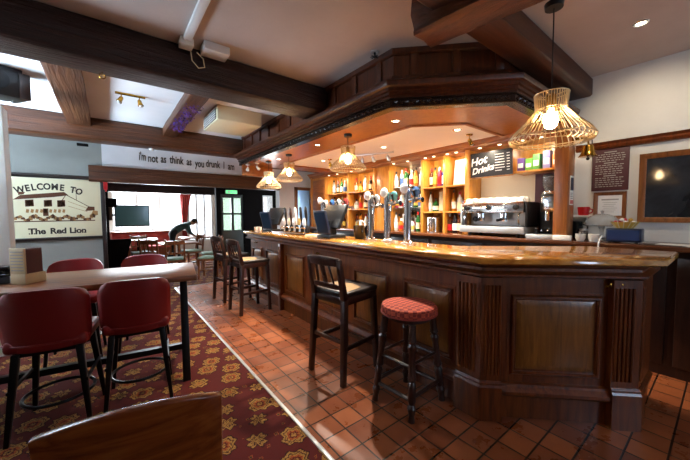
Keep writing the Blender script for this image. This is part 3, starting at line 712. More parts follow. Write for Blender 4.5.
tag(MB().lathe([(.03, -.03), (.04, -.012), (.042, 0)], 16, (.62, 6.2, 2.575)).build('ceiling_sensor', M['white']), 'small white sensor under the brown beam above the lettering', 'sensor')
tag(MB().box(-.36, -.22, 6.42, 6.5, 2.55, 2.585).build('ceiling_sensor', M['near_black'], bevel=.005), 'small flat black sensor on the wall above the sign', 'sensor')
ht = thing('ceiling_hook', 'small brass cup hook under the large dark beam by the left joist', 'hook', (.0, 3.2, 2.6))
MB().tube([(.02*math.sin(a)*1.0, 0, -.035-.02*math.cos(a)) for a in [k*.5-2.6 for k in range(11)]], .004, 6).build('ring', M['brass'], ht)
MB().tube([(0, 0, 0), (0, 0, -.016)], .004, 6).build('shank', M['brass'], ht)
pu = MB(); rnd = random.Random(9)
for i in range(260):
    y = rnd.uniform(4.0, 5.3); x = .86+max(-.095, min(.08, rnd.gauss(0, .06))); z = 2.752-abs(rnd.gauss(0, .018)); a = rnd.uniform(0, 6.28); s_ = rnd.uniform(.012, .03)
    pu.add([(x, y, z), (x+s_*math.cos(a), y+s_*math.sin(a), z-rnd.uniform(0, .03)), (x+s_*math.cos(a+1.2), y+s_*math.sin(a+1.2), z-.01)], [(0, 1, 2)])
o = tag(pu.build('tinsel_garland', M['purple'], smooth=0), 'purple tinsel garland along the joist beside the air conditioner', 'garland'); o['kind'] = 'stuff'
# brass bell on the column
t = thing('brass_bell', 'brass bell hanging beside the wooden column', 'bell', (3.79, .90, 1.985))
MB().lathe([(.078, 0), (.08, .006), (.066, .02), (.054, .05), (.048, .09), (.04, .112), (.018, .122), (.006, .124)], 24).lathe([(.07, .001), (.055, .02), (.045, .08), (.01, .11)], 24).build('bell_body', M['brass'], t)
MB().tube([(0, 0, .10), (0, 0, -.01)], .005, 6).ball((0, 0, -.018), .016, 8, 6).build('clapper', M['metal_black'], t)
MB().bar((0, -.02, .19), (0, .13, .19), .012, .03).bar((0, 0, .12), (0, 0, .19), .012, .012).box(-.03, .03, .115, .129, .13, .24).build('bracket', M['brass'], t)
tag(MB().tube([(4.19, 1.03, 2.42), (4.18, 1.0, 2.4), (4.185, .965, 2.3), (4.187, .96, 2.18)], .006, 6).build('wall_cable', M['black']), 'black cable on the wall above the picture rail by the bell', 'cable')

# ================================================================ right wall pictures
t = thing('menu_board', 'maroon board of pale writing on the wall beside the bell', 'menu board', (4.2, .803, 1.88))
MB().box(-.018, -.0005, -.15, .15, -.22, .22).build('board', M['maroon'], t, bevel=.003)
FT2 = frame_T((-.0185, 0, 0), (0, -1, 0), (0, 0, 1)); mb = MB(); rnd = random.Random(2)
for i in range(17):
    z = .185-i*.0225; x = -.12
    if i in (0, 5, 11): mb.box(-.05, .05, z-.005, z+.004, 0, .0008, FT2); continue
    while x < .10:
        w_ = rnd.uniform(.012, .035)
        mb.box(x, min(x+w_, .12), z-.0035, z+.0035, 0, .0008, FT2); x += w_+.008
mb.build('menu_text', M['dim_chalk'], t, smooth=0)
def framed(name, label, cat, y0, y1, z0, z1, fw, fm, im, d=.035):
    t = thing(name, label, cat, (4.2, (y0+y1)/2, (z0+z1)/2)); w = (y1-y0)/2; h = (z1-z0)/2
    loop = [(-w, -h), (w, -h), (w, h), (-w, h)]
    sub = MB().sweep(loop, [(0, 0), (0, d), (-fw*.5, d*.8), (-fw, d*.5), (-fw, 0)], closed=True)
    f = MB(); f.add([(-p.z-.0005, p.x, p.y) for p in sub.v], sub.f); f.build('frame', fm, t, smooth=25)
    MB().box(-d*.45, -.001, -w+fw*.8, w-fw*.8, -h+fw*.8, h-fw*.8).build('picture' if name != 'chalkboard' else 'board_face', im, t)
    return t, w, h, d
ct, w, h, d = framed('framed_certificate', 'small wooden framed certificate on the wall behind the glass cake dome', 'picture', .66, .925, 1.36, 1.645, .035, M['frame'], M['paper'])
FT3 = frame_T((-d*.45-.001, 0, 0), (0, -1, 0), (0, 0, 1)); mb = MB()
mb.box(-.07, .07, .055, .07, 0, .0008, FT3)
for i in range(6): mb.box(-.06+.01*(i % 2), .06-.012*(i % 3), .03-i*.02, .034-i*.02, 0, .0008, FT3)
mb.build('print', M['dim_chalk'], ct, smooth=0)
framed('chalkboard', 'large wood framed black chalkboard on the right wall', 'chalkboard', -.75, .575, 1.33, 2.0, .05, M['frame'], M['slate'], .04)
# notice strip and red jug beside the column
t = thing('notice', 'narrow paper notice on the side of the wooden column', 'notice', (3.8, 1.03, 1.66))
MB().box(-.055, .055, -.004, -.0003, -.15, .15).build('paper', M['paper'], t)
mb = MB(); mb.box(-.045, .045, -.0055, -.004, .0, .13); mb.build('printed_block', M['navy'], t)
mb = MB(); mb.box(-.045, .045, -.0055, -.004, -.14, -.10); mb.build('red_block', M['red_plastic'], t)
mb = MB()
for i in range(4): mb.box(-.04, .03, -.0055, -.004, -.085+i*.018, -.080+i*.018)
mb.build('printed_lines', M['ink'], t)
# ================================================================ seating
def bar_chair(label, loc, rz):
    """tall bar chair, sitter faces +x"""
    t = thing('bar_chair', label, 'bar chair', loc, rz, 'tall wooden bar chairs'); w = .2
    SZ = .74
    leg = {}
    for s in (-1, 1):
        MB().taper((.21, s*.2, 0), (.185, s*.18, SZ-.06), (.020, .020), (.025, .025)).build('leg', M['stool_wood'], t, bevel=.004)
        r = MB(); r.taper((-.24, s*.205, 0), (-.20, s*.185, SZ-.03), (.021, .021), (.026, .024)); r.taper((-.20, s*.185, SZ-.03), (-.265, s*.185, 1.06), (.026, .024), (.017, .020)); r.build('leg', M['stool_wood'], t, bevel=.004)
        MB().bar((-.225, s*.198, .30), (.2, s*.194, .30), .022, .034).build('stretcher', M['stool_wood'], t, bevel=.003)
    MB().bar((.203, -.19, .22), (.203, .19, .22), .022, .036).build('stretcher', M['stool_wood'], t, bevel=.003)
    MB().bar((-.222, -.19, .36), (-.222, .19, .36), .022, .034).build('stretcher', M['stool_wood'], t, bevel=.003)
    MB().box(-.215, .21, -.2, .2, SZ-.075, SZ-.01).build('seat_frame', M['stool_wood'], t, bevel=.006)
    MB().box(-.205, .225, -.205, .205, SZ-.012, SZ+.035).build('seat', M['dark_seat'], t, bevel=.016, seg=3)
    MB().prism([(-.17, -.185), (.05, -.15), (.10, 0), (.05, .15), (-.17, .185)], SZ+.030, SZ+.038).build('seat_pad', M['tan_seat'], t, bevel=.003)
    def curved(z0, z1, th, name, bow=.03, lean=0):
        mb = MB(); n = 10; vs = []; fs = []
        for i in range(n+1):
            u = -1+2*i/n; y = u*.185
            for zz, k in ((z0, 0), (z1, 1)):
                x = -.20-.065*(zz-SZ+.03)/(1.06-SZ+.03)-bow*(1-u*u)
                up = .012*(1-u*u) if k else 0
                for dx in (-th/2, th/2): vs.append((x+dx, y, zz+up))
        for i in range(n):
            a = i*4; b = a+4
            fs += [(a, b, b+1, a+1), (a+2, a+3, b+3, b+2), (a, a+2, b+2, b), (a+1, b+1, b+3, a+3)]
        fs += [(0, 1, 3, 2), (n*4, n*4+2, n*4+3, n*4+1)]
        mb.add(vs, fs); mb.build(name, M['stool_wood'], t, bevel=.003)
    curved(1.0, 1.07, .024, 'top_rail'); curved(.80, .835, .02, 'lower_rail', .02)
    for y0, y1 in ((-.06, -.035), (0, 0), (.06, .035)):
        sp = MB()
        if y0 == 0:
            sp.bar((-.232, 0, .83), (-.285, 0, 1.01), .05, .014); sp.ball((-.262, 0, .93), (.012, .03, .03), 10, 6)
        else: sp.bar((-.23, y0*1.6, .83), (-.280, y1*2.2, 1.01), .022, .014)
        sp.build('splat', M['stool_wood'], t, bevel=.003)
    return t
a = bar_chair('nearest tall dark wooden bar chair with a tan seat, beside the round red stool', (1.685, 2.16, 0), R(8))
dup(a, (1.64, 4.42, 0), R(4), 'tall dark wooden bar chair with a tan seat, the middle one along the bar', 'tall wooden bar chairs')
dup(a, (1.63, 5.22, 0), R(8), 'tall dark wooden bar chair, the one at the far end of the bar', 'tall wooden bar chairs')
# round patterned stool
t = thing('round_bar_stool', 'round bar stool with a red patterned seat and turned dark legs', 'bar stool', (1.762, 1.475, 0), R(3))
MB().lathe([(.16, .68), (.19, .684), (.205, .70), (.208, .73), (.20, .748), (.16, .758), (.05, .762)], 36).build('seat', M['seat_pattern'], t)
MB().tube([(.207*math.cos(k*math.pi/18), .207*math.sin(k*math.pi/18), .692) for k in range(36)], .006, 6, closed=True).build('piping', M['red_velvet'], t)
MB().lathe([(.15, .645), (.165, .65), (.165, .682), (.15, .684)], 28).build('seat_base', M['stool_wood'], t)
for sx, sy in ((1, 1), (1, -1), (-1, 1), (-1, -1)):
    a0 = Vector((sx*.125, sy*.125, .65)); a1 = Vector((sx*.19, sy*.17, 0)); pr = [(0, .027), (.12, .026), (.17, .032), (.2, .021), (.23, .031), (.3, .023), (.5, .026), (.56, .032), (.59, .02), (.62, .031), (.68, .028), (.78, .029), (.82, .021), (.86, .032), (.93, .02), (1, .024)]
    MB().tube([a0.lerp(a1, u) for u, r in pr], [r for u, r in pr], 10).build('leg', M['stool_wood'], t)
def rail_at(z): 
    u = 1-z/.65; return .125+(.19-.125)*u, .125+(.17-.125)*u
for z in (.14, .36):
    x, y = rail_at(z)
    for a_, b_ in (((x, y, z), (x, -y, z)), ((-x, y, z), (-x, -y, z)), ((x, y, z+.02), (-x, y, z+.02)), ((x, -y, z+.02), (-x, -y, z+.02))):
        MB().tube([a_, b_], .015 if z < .2 else .011, 8).build('stretcher', M['stool_wood'], t)
# red upholstered high stools at the long table; sitter faces +y
def red_stool(label, loc, rz):
    t = thing('red_high_stool', label, 'high stool', loc, rz, 'red leather high stools')
    bk_ = MB(); n = 16; m_ = 8; vs = []; fs = []
    def P(u, v, out):                  # u -1..1 across, v 0..1 up
        wv = .218+.006*v; a = u*1.0; rr = 1
        # rounded corner silhouette
        lim = 1-.10*max(0, (v-.80)/.20)**3-.07*max(0, (.2-v)/.2)**2
        x = u*wv*lim; y = -.20+.085*abs(u)**2.6-.05*v-out
        z = .575+.385*v-.05*abs(u)**8*max(0, v-.4)+.014*(1-u*u)*v
        return (x, y, z)
    for i in range(n+1):
        for j in range(m_+1):
            u = -1+2*i/n; v = j/m_; vs.append(P(u, v, .022+.006*math.sin(math.pi*v)))
    o_ = len(vs)
    for i in range(n+1):
        for j in range(m_+1):
            u = -1+2*i/n; v = j/m_; vs.append(P(u*.985, v*.985+.004, -.022-.008*math.sin(math.pi*v)))
    k = m_+1
    for i in range(n):
        for j in range(m_):
            a = i*k+j; fs.append((a, a+1, a+k+1, a+k)); fs.append((o_+a, o_+a+k, o_+a+k+1, o_+a+1))
    for i in range(n):
        a = i*k; fs.append((a, a+k, o_+a+k, o_+a)); a += m_; fs.append((a, o_+a, o_+a+k, a+k))
    for j in range(m_):
        fs.append((j, o_+j, o_+j+1, j+1)); a = n*k+j; fs.append((a, a+1, o_+a+1, o_+a))
    bk_.add(vs, fs); o = bk_.build('backrest', M['red_leather'], t, smooth=60)
    sm_ = MB(); pts = [P(-1+2*i/16, .12, .030) for i in range(17)]; sm_.tube(pts, .006, 6); sm_.build('seam', M['red_leather'], o)
    MB().box(-.205, .205, -.20, .20, .57, .655).build('seat', M['red_leather'], t, bevel=.03, seg=3)
    MB().box(-.17, .17, -.16, .16, .535, .575).build('seat_frame', M['metal_black'], t, bevel=.004)
    for sx in (-1, 1):
        for sy in (-1, 1):
            MB().taper((sx*.205, sy*.205, 0), (sx*.155, sy*.15, .56), (.012, .012), (.02, .02)).build('leg', M['metal_black'], t, bevel=.003)
    r = .188; MB().tube([(r*1.0*math.cos(a), r*1.0*math.sin(a), .20) for a in [k*math.pi/16 for k in range(32)]], .011, 8, closed=True).build('foot_ring', M['metal_black'], t)
    for sx in (-1, 1): MB().bar((sx*.19, -.19, .33), (sx*.19, .19, .33), .016, .02).build('stretcher', M['metal_black'], t)
    return t
a = red_stool('red leather high stool on the near side of the table, right-hand one', (.155, 2.86, 0), R(-7))
dup(a, (-.315, 2.86, 0), R(-10), 'red leather high stool on the near side of the table, left-hand one', 'red leather high stools')
dup(a, (-.30, 4.02, 0), R(176), 'red leather high stool on the far side of the table, below the welcome sign', 'red leather high stools')
dup(a, (.27, 3.96, 0), R(168), 'red leather high stool on the far side of the table, nearest the bay room', 'red leather high stools')
# long high table
t = thing('high_table', 'long high table with a wooden top and black trestle legs', 'table', (.57, 2.78, 0), R(-9))
MB().box(-2.3, 0, 0, .80, .875, .92).build('tabletop', M['table_top'], t, bevel=.006)
for x in (-2.15, -.1):
    for y0, y1 in ((.06, .3), (.74, .5)):
        MB().taper((x, y0, 0), (x, y1, .875), (.03, .03), (.03, .03)).build('leg', M['metal_black'], t, bevel=.003)
    MB().box(x-.03, x+.03, .27, .53, .83, .875).build('cross_bar', M['metal_black'], t)
    MB().bar((x, .10, .18), (x, .70, .18), .04, .05).build('cross_bar', M['metal_black'], t)
MB().bar((-2.15, .4, .18), (-.1, .4, .18), .05, .05).build('foot_rail', M['metal_black'], t)
# things on it
t = thing('menu_holder', 'pale wooden menu holder with dark menus standing on the high table', 'menu holder', (-.50, 3.30, .921), R(48))
MB().box(-.075, .075, -.06, .06, 0, .075).build('base', flat('pale_wood_block', '#c9b48e', .5), t, bevel=.003)
mh = MB().box(-.075, -.062, -.06, .06, .075, .27)
mh.build('end_board', flat('pale_wood_board', '#c9b48e', .5), t, bevel=.002)
for i in range(7): MB().box(-.0765, -.0748, -.05, .05, .10+i*.023, .108+i*.023).build('printed_line', M['dim_chalk'], t)
for y in (-.035, -.005, .025): MB().box(-.058, .07, y, y+.012, .06, .262).build('menu', M['maroon'], t)
tag(MB().box(-.12, .08, -.09, .09, 0, .05).build('menu_tray', M['black'], bevel=.004, loc=(-.70, 3.42, .921), rz=R(8)), 'black tray under the glossy folders at the left end of the table', 'tray')
for i, (dx, dy, rz) in enumerate(((0, 0, 14), (.012, -.01, 24), (-.01, .012, 6))):
    b = tag(MB().box(-.11, .11, -.075, .075, 0, .022).build('menu_folder', M['screen'], bevel=.002, loc=(-.70+dx, 3.42+dy, .974+i*.0245), rz=R(rz)), ('bottom', 'middle', 'top')[i]+' glossy dark folder in the small stack at the left end of the table', 'folder', 'dark folders on the high table')
# chair back in the foreground, sitter faces -x+y
t = thing('wooden_chair', 'polished wooden chair in the foreground seen from behind its curved back', 'chair', (.04, 1.02, 0), R(-12))
n = 14; vs = []; fs = []
for i in range(n+1):
    u = -1+2*i/n; x = u*.225; y = -.045*(1-u*u); top = .868+.044*(1-u*u)
    for z, dy in ((.50, .06), (top, 0)):
        for th in (-.014, .014): vs.append((x, y+dy+th, z))
for i in range(n):
    a_ = i*4; b_ = a_+4
    fs += [(a_, b_, b_+1, a_+1), (a_+2, a_+3, b_+3, b_+2), (a_, a_+2, b_+2, b_), (a_+1, b_+1, b_+3, a_+3)]
fs += [(0, 1, 3, 2), (n*4, n*4+2, n*4+3, n*4+1)]
MB().add(vs, fs).build('backrest', M['near_wood'], t, bevel=.007, seg=3)
for s in (-1, 1):
    p = MB(); p.taper((s*.20, .10, .44), (s*.205, .035, .78), (.02, .018), (.016, .012)); p.taper((s*.20, .06, 0), (s*.20, .10, .44), (.017, .017), (.02, .018)); p.build('leg', M['near_wood'], t, bevel=.003)
    MB().taper((s*.2, .50, 0), (s*.195, .48, .43), (.016, .016), (.02, .02)).build('leg', M['near_wood'], t, bevel=.003)
MB().box(-.22, .22, .09, .52, .42, .47).build('seat', M['dark_seat'], t, bevel=.012)
for p0, p1 in (((-.2, .28, .22), (.2, .28, .22)), ((-.2, .08, .22), (-.2, .49, .22)), ((.2, .08, .22), (.2, .49, .22))): MB().bar(p0, p1, .02, .025).build('stretcher', M['near_wood'], t)
# white post and speaker
tag(MB().box(-1.1, -.80, 4.5, 4.72, 0.004, 2.53).build('white_post', M['white_wall'], bevel=.006), 'white painted post at the left edge behind the high table', 'post')
t = thing('loudspeaker', 'black loudspeaker mounted above the white post', 'loudspeaker', (-.86, 4.5, 2.56), R(20))
MB().prism([(-.16, -.12), (.2, -.12), (.13, .12), (-.16, .12)], .05, .335).build('cabinet', M['black'], t, bevel=.008)
MB().prism([(.17, -.13), (.25, -.13), (.19, .12), (.15, .12)], .05, .30).build('side_panel', M['dark_wood'], t, bevel=.003)
MB().lathe([(.05, 0), (.09, .03), (.1, .035)], 20, T=Matrix.Translation((0, -.122, .19)) @ Matrix.Rotation(R(90), 4, 'X')).build('cone', M['metal_black'], t)
MB().box(-.05, .05, -.02, .1, -.028, .052).build('bracket', M['steel'], t, bevel=.003)
# ================================================================ things on the bar top
def tap_font(label, loc, h, lenses, badge2=None):
    """chrome column with a bridge arm reaching along -y"""
    t = thing('beer_font', label, 'beer tap', loc, 0, 'chrome beer fonts')
    MB().lathe([(.058, 0), (.058, .012), (.045, .02), (.037, .03), (.035, h-.05), (.038, h-.04), (.038, h-.005), (.030, h)], 24).build('column', M['chrome'], t)
    MB().lathe([(.001, 0), (.066, 0), (.066, .006), (.001, .008)], 24).build('base_plate', M['steel'], t)
    T = Matrix.Translation((-.045, 0, h-.005)) @ Matrix.Rotation(R(-90), 4, 'Y')
    MB().lathe([(.001, 0), (.046, 0), (.050, .008), (.046, .02), (.03, .028), (.001, .03)], 22, T=T).build('lens_badge', M['lens_white'], t)
    L = .16*lenses
    arm = MB().tube([(0, 0, h-.12), (0, -L-.02, h-.12)], .026, 14); arm.build('bridge_arm', M['chrome'], t)
    for i in range(lenses):
        y = -.13-.15*i
        T = Matrix.Translation((-.035, y, h-.045)) @ Matrix.Rotation(R(-90), 4, 'Y')
        MB().lathe([(.001, 0), (.044, 0), (.048, .007), (.044, .016), (.001, .022)], 20, T=T).build('lens_badge', badge2[i % len(badge2)], t)
        MB().tube([(0, y, h-.12), (0, y, h-.03)], .012, 10).build('badge_post', M['chrome'], t)
        nz = MB().tube([(-.02, y, h-.12), (-.075, y, h-.13), (-.085, y, h-.155), (-.085, y, h-.20)], [.016, .015, .012, .010], 10); nz.build('nozzle', M['chrome'], t)
        MB().tube([(-.05, y, h-.115), (-.062, y, h-.06), (-.075, y, h-.03)], [.007, .010, .014], 10).build('tap_handle', M['black'], t)
    return t
M['lens_white'] = flat('white_lens_badge', '#eef0f0', .12)
M['lens_teal'] = flat('teal_lens_badge', '#6fc4bb', .15)
M['lens_blue'] = flat('blue_lens_badge', '#4a78b8', .15)
M['lens_red'] = flat('red_lens_badge', '#b04a44', .15)
tap_font('tall chrome beer font with white badges, leftmost of the three in front of the bottles', (2.33, 2.50, TOPZ+.001), .50, 1, [M['lens_white']])
tap_font('tall chrome beer font with a teal side badge', (2.33, 2.245, TOPZ+.001), .52, 1, [M['lens_teal']])
tap_font('tall chrome beer font with a blue side badge', (2.33, 1.97, TOPZ+.001), .545, 1, [M['lens_blue']])
tap_font('chrome beer font with a row of badges behind the black till', (2.42, 3.60, TOPZ+.001), .49, 4, [M['lens_white'], M['lens_blue'], M['lens_white'], M['lens_red']])
# hand pumps
def hand_pump(label, loc, hm, clip):
    t = thing('hand_pump', label, 'hand pump', loc, 0, 'hand pumps on the bar')
    MB().box(-.05, .05, -.04, .04, 0, .02).build('base', M['brass'], t, bevel=.004)
    MB().lathe([(.03, .02), (.034, .06), (.026, .11), (.018, .13)], 16).build('pump_body', M['black'], t)
    MB().tube([(0, 0, .12), (-.005, 0, .18), (-.01, 0, .22), (-.018, 0, .30), (-.025, 0, .38), (-.03, 0, .41)], [.011, .010, .017, .022, .02, .006], 12).build('handle', hm, t)
    MB().prism([(-.04, .0), (.04, 0), (.042, .07), (.02, .105), (-.02, .105), (-.042, .07)], 0, .006, frame_T((-.045, 0, .13), (0, -1, 0), (0, 0, 1))).build('pump_clip', clip, t, bevel=.001)
    MB().tube([(-.03, 0, .08), (-.09, 0, .10), (-.11, 0, .08), (-.112, 0, .04)], .008, 8).build('swan_neck', M['chrome'], t)
    return t
a = hand_pump('hand pump with a black handle and white clip, farthest from the camera', (2.3, 4.50, TOPZ+.001), M['black'], M['lens_white'])
for y, lb, hm, cl in ((4.33, 'hand pump with a dark wooden handle and cream clip, second from the far end', 'stool_wood', 'offwhite'), (4.16, 'hand pump with a white handle and white clip, the middle one', 'china', 'lens_white'), (4.0, 'hand pump with a black handle and yellow clip, second nearest', 'black', 'yellow'), (3.85, 'hand pump with a black handle and white clip, nearest the black till', 'black', 'lens_white')):
    hand_pump(lb, (2.3, y, TOPZ+.001), M[hm], M[cl])
tag(MB().box(2.09, 2.21, 3.72, 4.62, TOPZ+.001, TOPZ+.018).build('drip_mat', M['dark_wood'], bevel=.004), 'brown drip mat on the bar in front of the hand pumps', 'bar mat')
pp = MB()
for i in range(3): pp.box(2.08+.006*i, 2.24-.004*i, 3.32+.01*i, 3.56-.006*i, TOPZ+.001+.008*i, TOPZ+.008+.008*i)
tag(pp.build('folded_bar_towel', M['offwhite'], bevel=.003), 'cream folded bar towel on the bar beside the black till', 'towel')
# tills
def till(label, loc, rz):
    t = thing('till', label, 'till', loc, rz, 'tills on the bar')
    MB().box(-.12, .14, -.13, .13, 0, .04).build('base', M['black'], t, bevel=.008)
    MB().prism([(-.05, -.05), (.06, -.05), (.06, .05), (-.05, .05)], .04, .22).build('stand', M['black'], t, bevel=.008)
    T = Matrix.Translation((.05, 0, .26)) @ Matrix.Rotation(R(28), 4, 'Y')
    o = MB().box(-.025, .02, -.19, .19, -.16, .16, T).build('monitor', M['black'], t, bevel=.008)
    MB().box(.0205, .022, -.17, .17, -.14, .14, T).build('screen', M['screen'], o)
    T = Matrix.Translation((-.12, .02, .19)) @ Matrix.Rotation(R(-14), 4, 'Y')
    o = MB().box(-.012, .012, -.12, .12, -.15, .15, T).build('customer_display', M['navy'], t, bevel=.006)
    MB().box(-.0135, -.012, -.105, .105, -.13, .13, T).build('display_glass', flat('blue_black_display', '#24394e', .1), o)
    return t
a = till('black till with a bluish customer display, nearest on the bar beside the beer fonts', (2.165, 3.06, TOPZ+.001), R(4))
dup(a, (2.22, 4.86, TOPZ+.001), R(14), 'black till with a bluish customer display at the far end of the bar', 'tills on the bar')
t = thing('ice_bucket', 'dark ice bucket with a curved handle beside the leftmost tall beer font', 'ice bucket', (2.36, 2.72, TOPZ+.001))
MB().lathe([(.06, 0), (.075, .02), (.085, .15), (.088, .155), (.08, .155), (.07, .02)], 22).build('bucket', M['screen'], t)
MB().tube([(0, -.085*math.cos(a_), .14+.08*math.sin(a_)) for a_ in [k*math.pi/10 for k in range(11)]], .006, 6).build('handle', M['steel'], t)
for i, (x, y, nm) in enumerate(((2.12, 5.2, 'nearest the far till'), (2.10, 5.3, 'second from the far till'), (2.16, 5.38, 'at the far end of the bar'))):
    MBc = MB().lathe([(.028, 0), (.036, .03), (.04, .07), (.036, .07), (.03, .006)], 16)
    tag(MBc.build('white_cup', M['china'], loc=(x, y, TOPZ+.001)), 'small white cup on the bar top, '+nm, 'cup', 'white cups at the far end of the bar')

# ================================================================ bottles
PROF = {
 'spirit': [(.036, 0), (.038, .01), (.038, .165), (.032, .19), (.015, .215), (.0135, .27)],
 'slim': [(.032, 0), (.034, .01), (.034, .18), (.024, .215), (.013, .25), (.0125, .30)],
 'squat': [(.044, 0), (.047, .012), (.047, .11), (.036, .14), (.016, .16), (.015, .195)],
 'tall': [(.034, 0), (.036, .01), (.036, .21), (.026, .235), (.0135, .255), (.013, .29)],
}
GL = {'clear': glassy('clear_bottle_glass', '#e6ebe4', .08, .35), 'amber': glassy('amber_bottle_glass', '#c9822c', .06, .4), 'green': glassy('green_bottle_glass', '#2f7a3a', .05, .5),
      'brown': glassy('brown_bottle_glass', '#5a2c12', .06, .35), 'blue': glassy('blue_bottle_glass', '#2c4a9a', .05, .45), 'pink': glassy('pink_bottle_glass', '#b8466a', .05, .5), 'black': flat('black_bottle_glass', '#15151a', .08), 'red': glassy('red_bottle_glass', '#a3241c', .05, .45)}
LB = {'white': M['paper'], 'cream': M['offwhite'], 'black': M['ink'], 'yellow': M['yellow'], 'red': M['red_plastic'], 'blue': flat('blue_label_paper', '#35568f', .6)}
CAPS = {'white': 'black', 'cream': 'red', 'black': 'yellow', 'yellow': 'black', 'red': 'white', 'blue': 'white'}
_mc = {}
def bottle(kind, col, lab, loc, label, group):
    key = (kind, col, lab)
    pr = PROF[kind]
    if key not in _mc:
        top = pr[-1][1]; r = pr[1][0]; z1 = pr[2][1]
        b = MB().lathe(pr, 12).mesh('bottle', GL[col])
        l_ = MB().lathe([(r+.0012, z1*.22), (r+.0012, z1*.78)], 12, close=False).mesh('label_band', LB[lab])
        c_ = MB().lathe([(.0165, top-.03), (.0165, top+.012), (.012, top+.014)], 10).mesh('cap', LB[CAPS[lab]])
        _mc[key] = (b, l_, c_)
    o = bpy.data.objects.new('bottle', _mc[key][0]); COL.objects.link(o); o.location = loc; o.rotation_euler.z = random.uniform(0, 6)
    tag(o, label, 'bottle', group)
    for nm, me in (('label_band', _mc[key][1]), ('cap', _mc[key][2])):
        p = bpy.data.objects.new(nm, me); COL.objects.link(p); p.parent = o
ORD = ['first', 'second', 'third', 'fourth', 'fifth', 'sixth', 'seventh', 'eighth', 'ninth']
def row(y0, y1, z, items, where, group, x=4.03):
    n = len(items)
    for i, (k, c, l) in enumerate(items):      # y1 > y0, from the left of the photo to the right
        y = y1-(y1-y0)*(i+.5)/n+random.uniform(-.006, .006)
        pos = '%s from the left' % ORD[i] if n > 1 else 'standing alone'
        shape = {'spirit': 'bottle', 'slim': 'slim bottle', 'squat': 'squat bottle', 'tall': 'tall bottle'}[k]
        bottle(k, c, l, (x+random.uniform(-.015, .015), y, z+.0008), '%s %s, %s %s' % (c, shape, pos, where), group)
S, SL, SQ, TL = 'spirit', 'slim', 'squat', 'tall'
row(4.92, 5.60, 1.88, [(TL, 'clear', 'white'), (S, 'black', 'cream'), (SL, 'green', 'white'), (S, 'clear', 'blue'), (SL, 'brown', 'cream')], 'on the top shelf of the leftmost bottle bay', 'bottles in the leftmost bay')
row(4.92, 5.60, 1.53, [(S, 'clear', 'white'), (SQ, 'amber', 'black'), (S, 'clear', 'red'), (SL, 'amber', 'cream'), (SQ, 'brown', 'yellow')], 'on the middle shelf of the leftmost bottle bay', 'bottles in the leftmost bay')
row(4.92, 5.60, BKZ, [(S, 'amber', 'cream'), (TL, 'clear', 'white'), (S, 'brown', 'yellow'), (SQ, 'clear', 'blue')], 'at the bottom of the leftmost bottle bay', 'bottles in the leftmost bay')
row(4.12, 4.84, 1.88, [(S, 'amber', 'cream'), (SQ, 'amber', 'yellow'), (TL, 'clear', 'white'), (S, 'brown', 'cream'), (SL, 'amber', 'white')], 'on the top shelf behind the black till', 'bottles in the second bay')
row(4.12, 4.84, 1.53, [(SQ, 'clear', 'white'), (S, 'amber', 'red'), (S, 'brown', 'cream'), (SQ, 'amber', 'white'), (S, 'clear', 'yellow')], 'on the middle shelf behind the black till', 'bottles in the second bay')
row(4.12, 4.84, BKZ, [(S, 'brown', 'yellow'), (TL, 'amber', 'white'), (S, 'clear', 'cream'), (SL, 'brown', 'red'), (S, 'amber', 'black')], 'on the counter behind the black till', 'bottles in the second bay')
row(3.06, 3.69, 1.88, [(S, 'clear', 'white'), (TL, 'clear', 'blue'), (SL, 'green', 'cream'), (S, 'clear', 'red'), (TL, 'amber', 'yellow'), (S, 'clear', 'cream')], 'on the top glass shelf before the mirror', 'bottles before the mirror', 4.015)
row(3.10, 3.66, 1.88, [(SL, 'amber', 'white'), (TL, 'green', 'cream'), (S, 'clear', 'yellow'), (TL, 'clear', 'red'), (SL, 'brown', 'white')], 'at the back of the top glass shelf', 'bottles before the mirror', 4.11)
row(3.06, 3.69, 1.53, [(S, 'pink', 'white'), (SQ, 'clear', 'red'), (S, 'clear', 'white'), (SL, 'amber', 'cream'), (S, 'green', 'yellow'), (SQ, 'clear', 'blue')], 'on the lower glass shelf before the mirror', 'bottles before the mirror', 4.015)
row(3.10, 3.66, 1.53, [(TL, 'clear', 'cream'), (S, 'red', 'white'), (TL, 'clear', 'white'), (SL, 'green', 'white'), (TL, 'amber', 'black')], 'at the back of the lower glass shelf', 'bottles before the mirror', 4.11)
row(3.06, 3.69, BKZ, [(S, 'amber', 'yellow'), (S, 'clear', 'red'), (TL, 'clear', 'white'), (SQ, 'pink', 'white'), (S, 'green', 'white'), (SL, 'clear', 'cream')], 'on the counter before the mirror', 'bottles before the mirror', 4.08)
row(3.08, 3.67, BKZ, [(SL, 'clear', 'white'), (SQ, 'amber', 'red'), (S, 'clear', 'blue'), (SQ, 'clear', 'yellow'), (SL, 'green', 'cream')], 'in the front counter row before the mirror', 'bottles before the mirror', 3.96)
row(2.66, 2.97, 1.835, [(TL, 'brown', 'cream'), (TL, 'amber', 'yellow'), (TL, 'pink', 'red'), (TL, 'blue', 'white')], 'on the shelf left of the framed menu', 'bottles in the fourth bay')
row(2.805, 2.985, 1.46, [(SL, 'clear', 'white'), (SQ, 'green', 'white')], 'beside the white card on the shelf', 'bottles in the fourth bay')
row(2.28, 2.58, 1.46, [(SL, 'amber', 'white'), (S, 'clear', 'cream'), (SL, 'brown', 'red')], 'on the shelf below the framed menu', 'bottles in the fifth bay')
row(2.27, 2.60, BKZ, [(S, 'brown', 'red'), (SL, 'black', 'white'), (SL, 'brown', 'cream'), (S, 'amber', 'yellow')], 'on the counter left of the coffee machine', 'bottles in the fifth bay', 3.98)
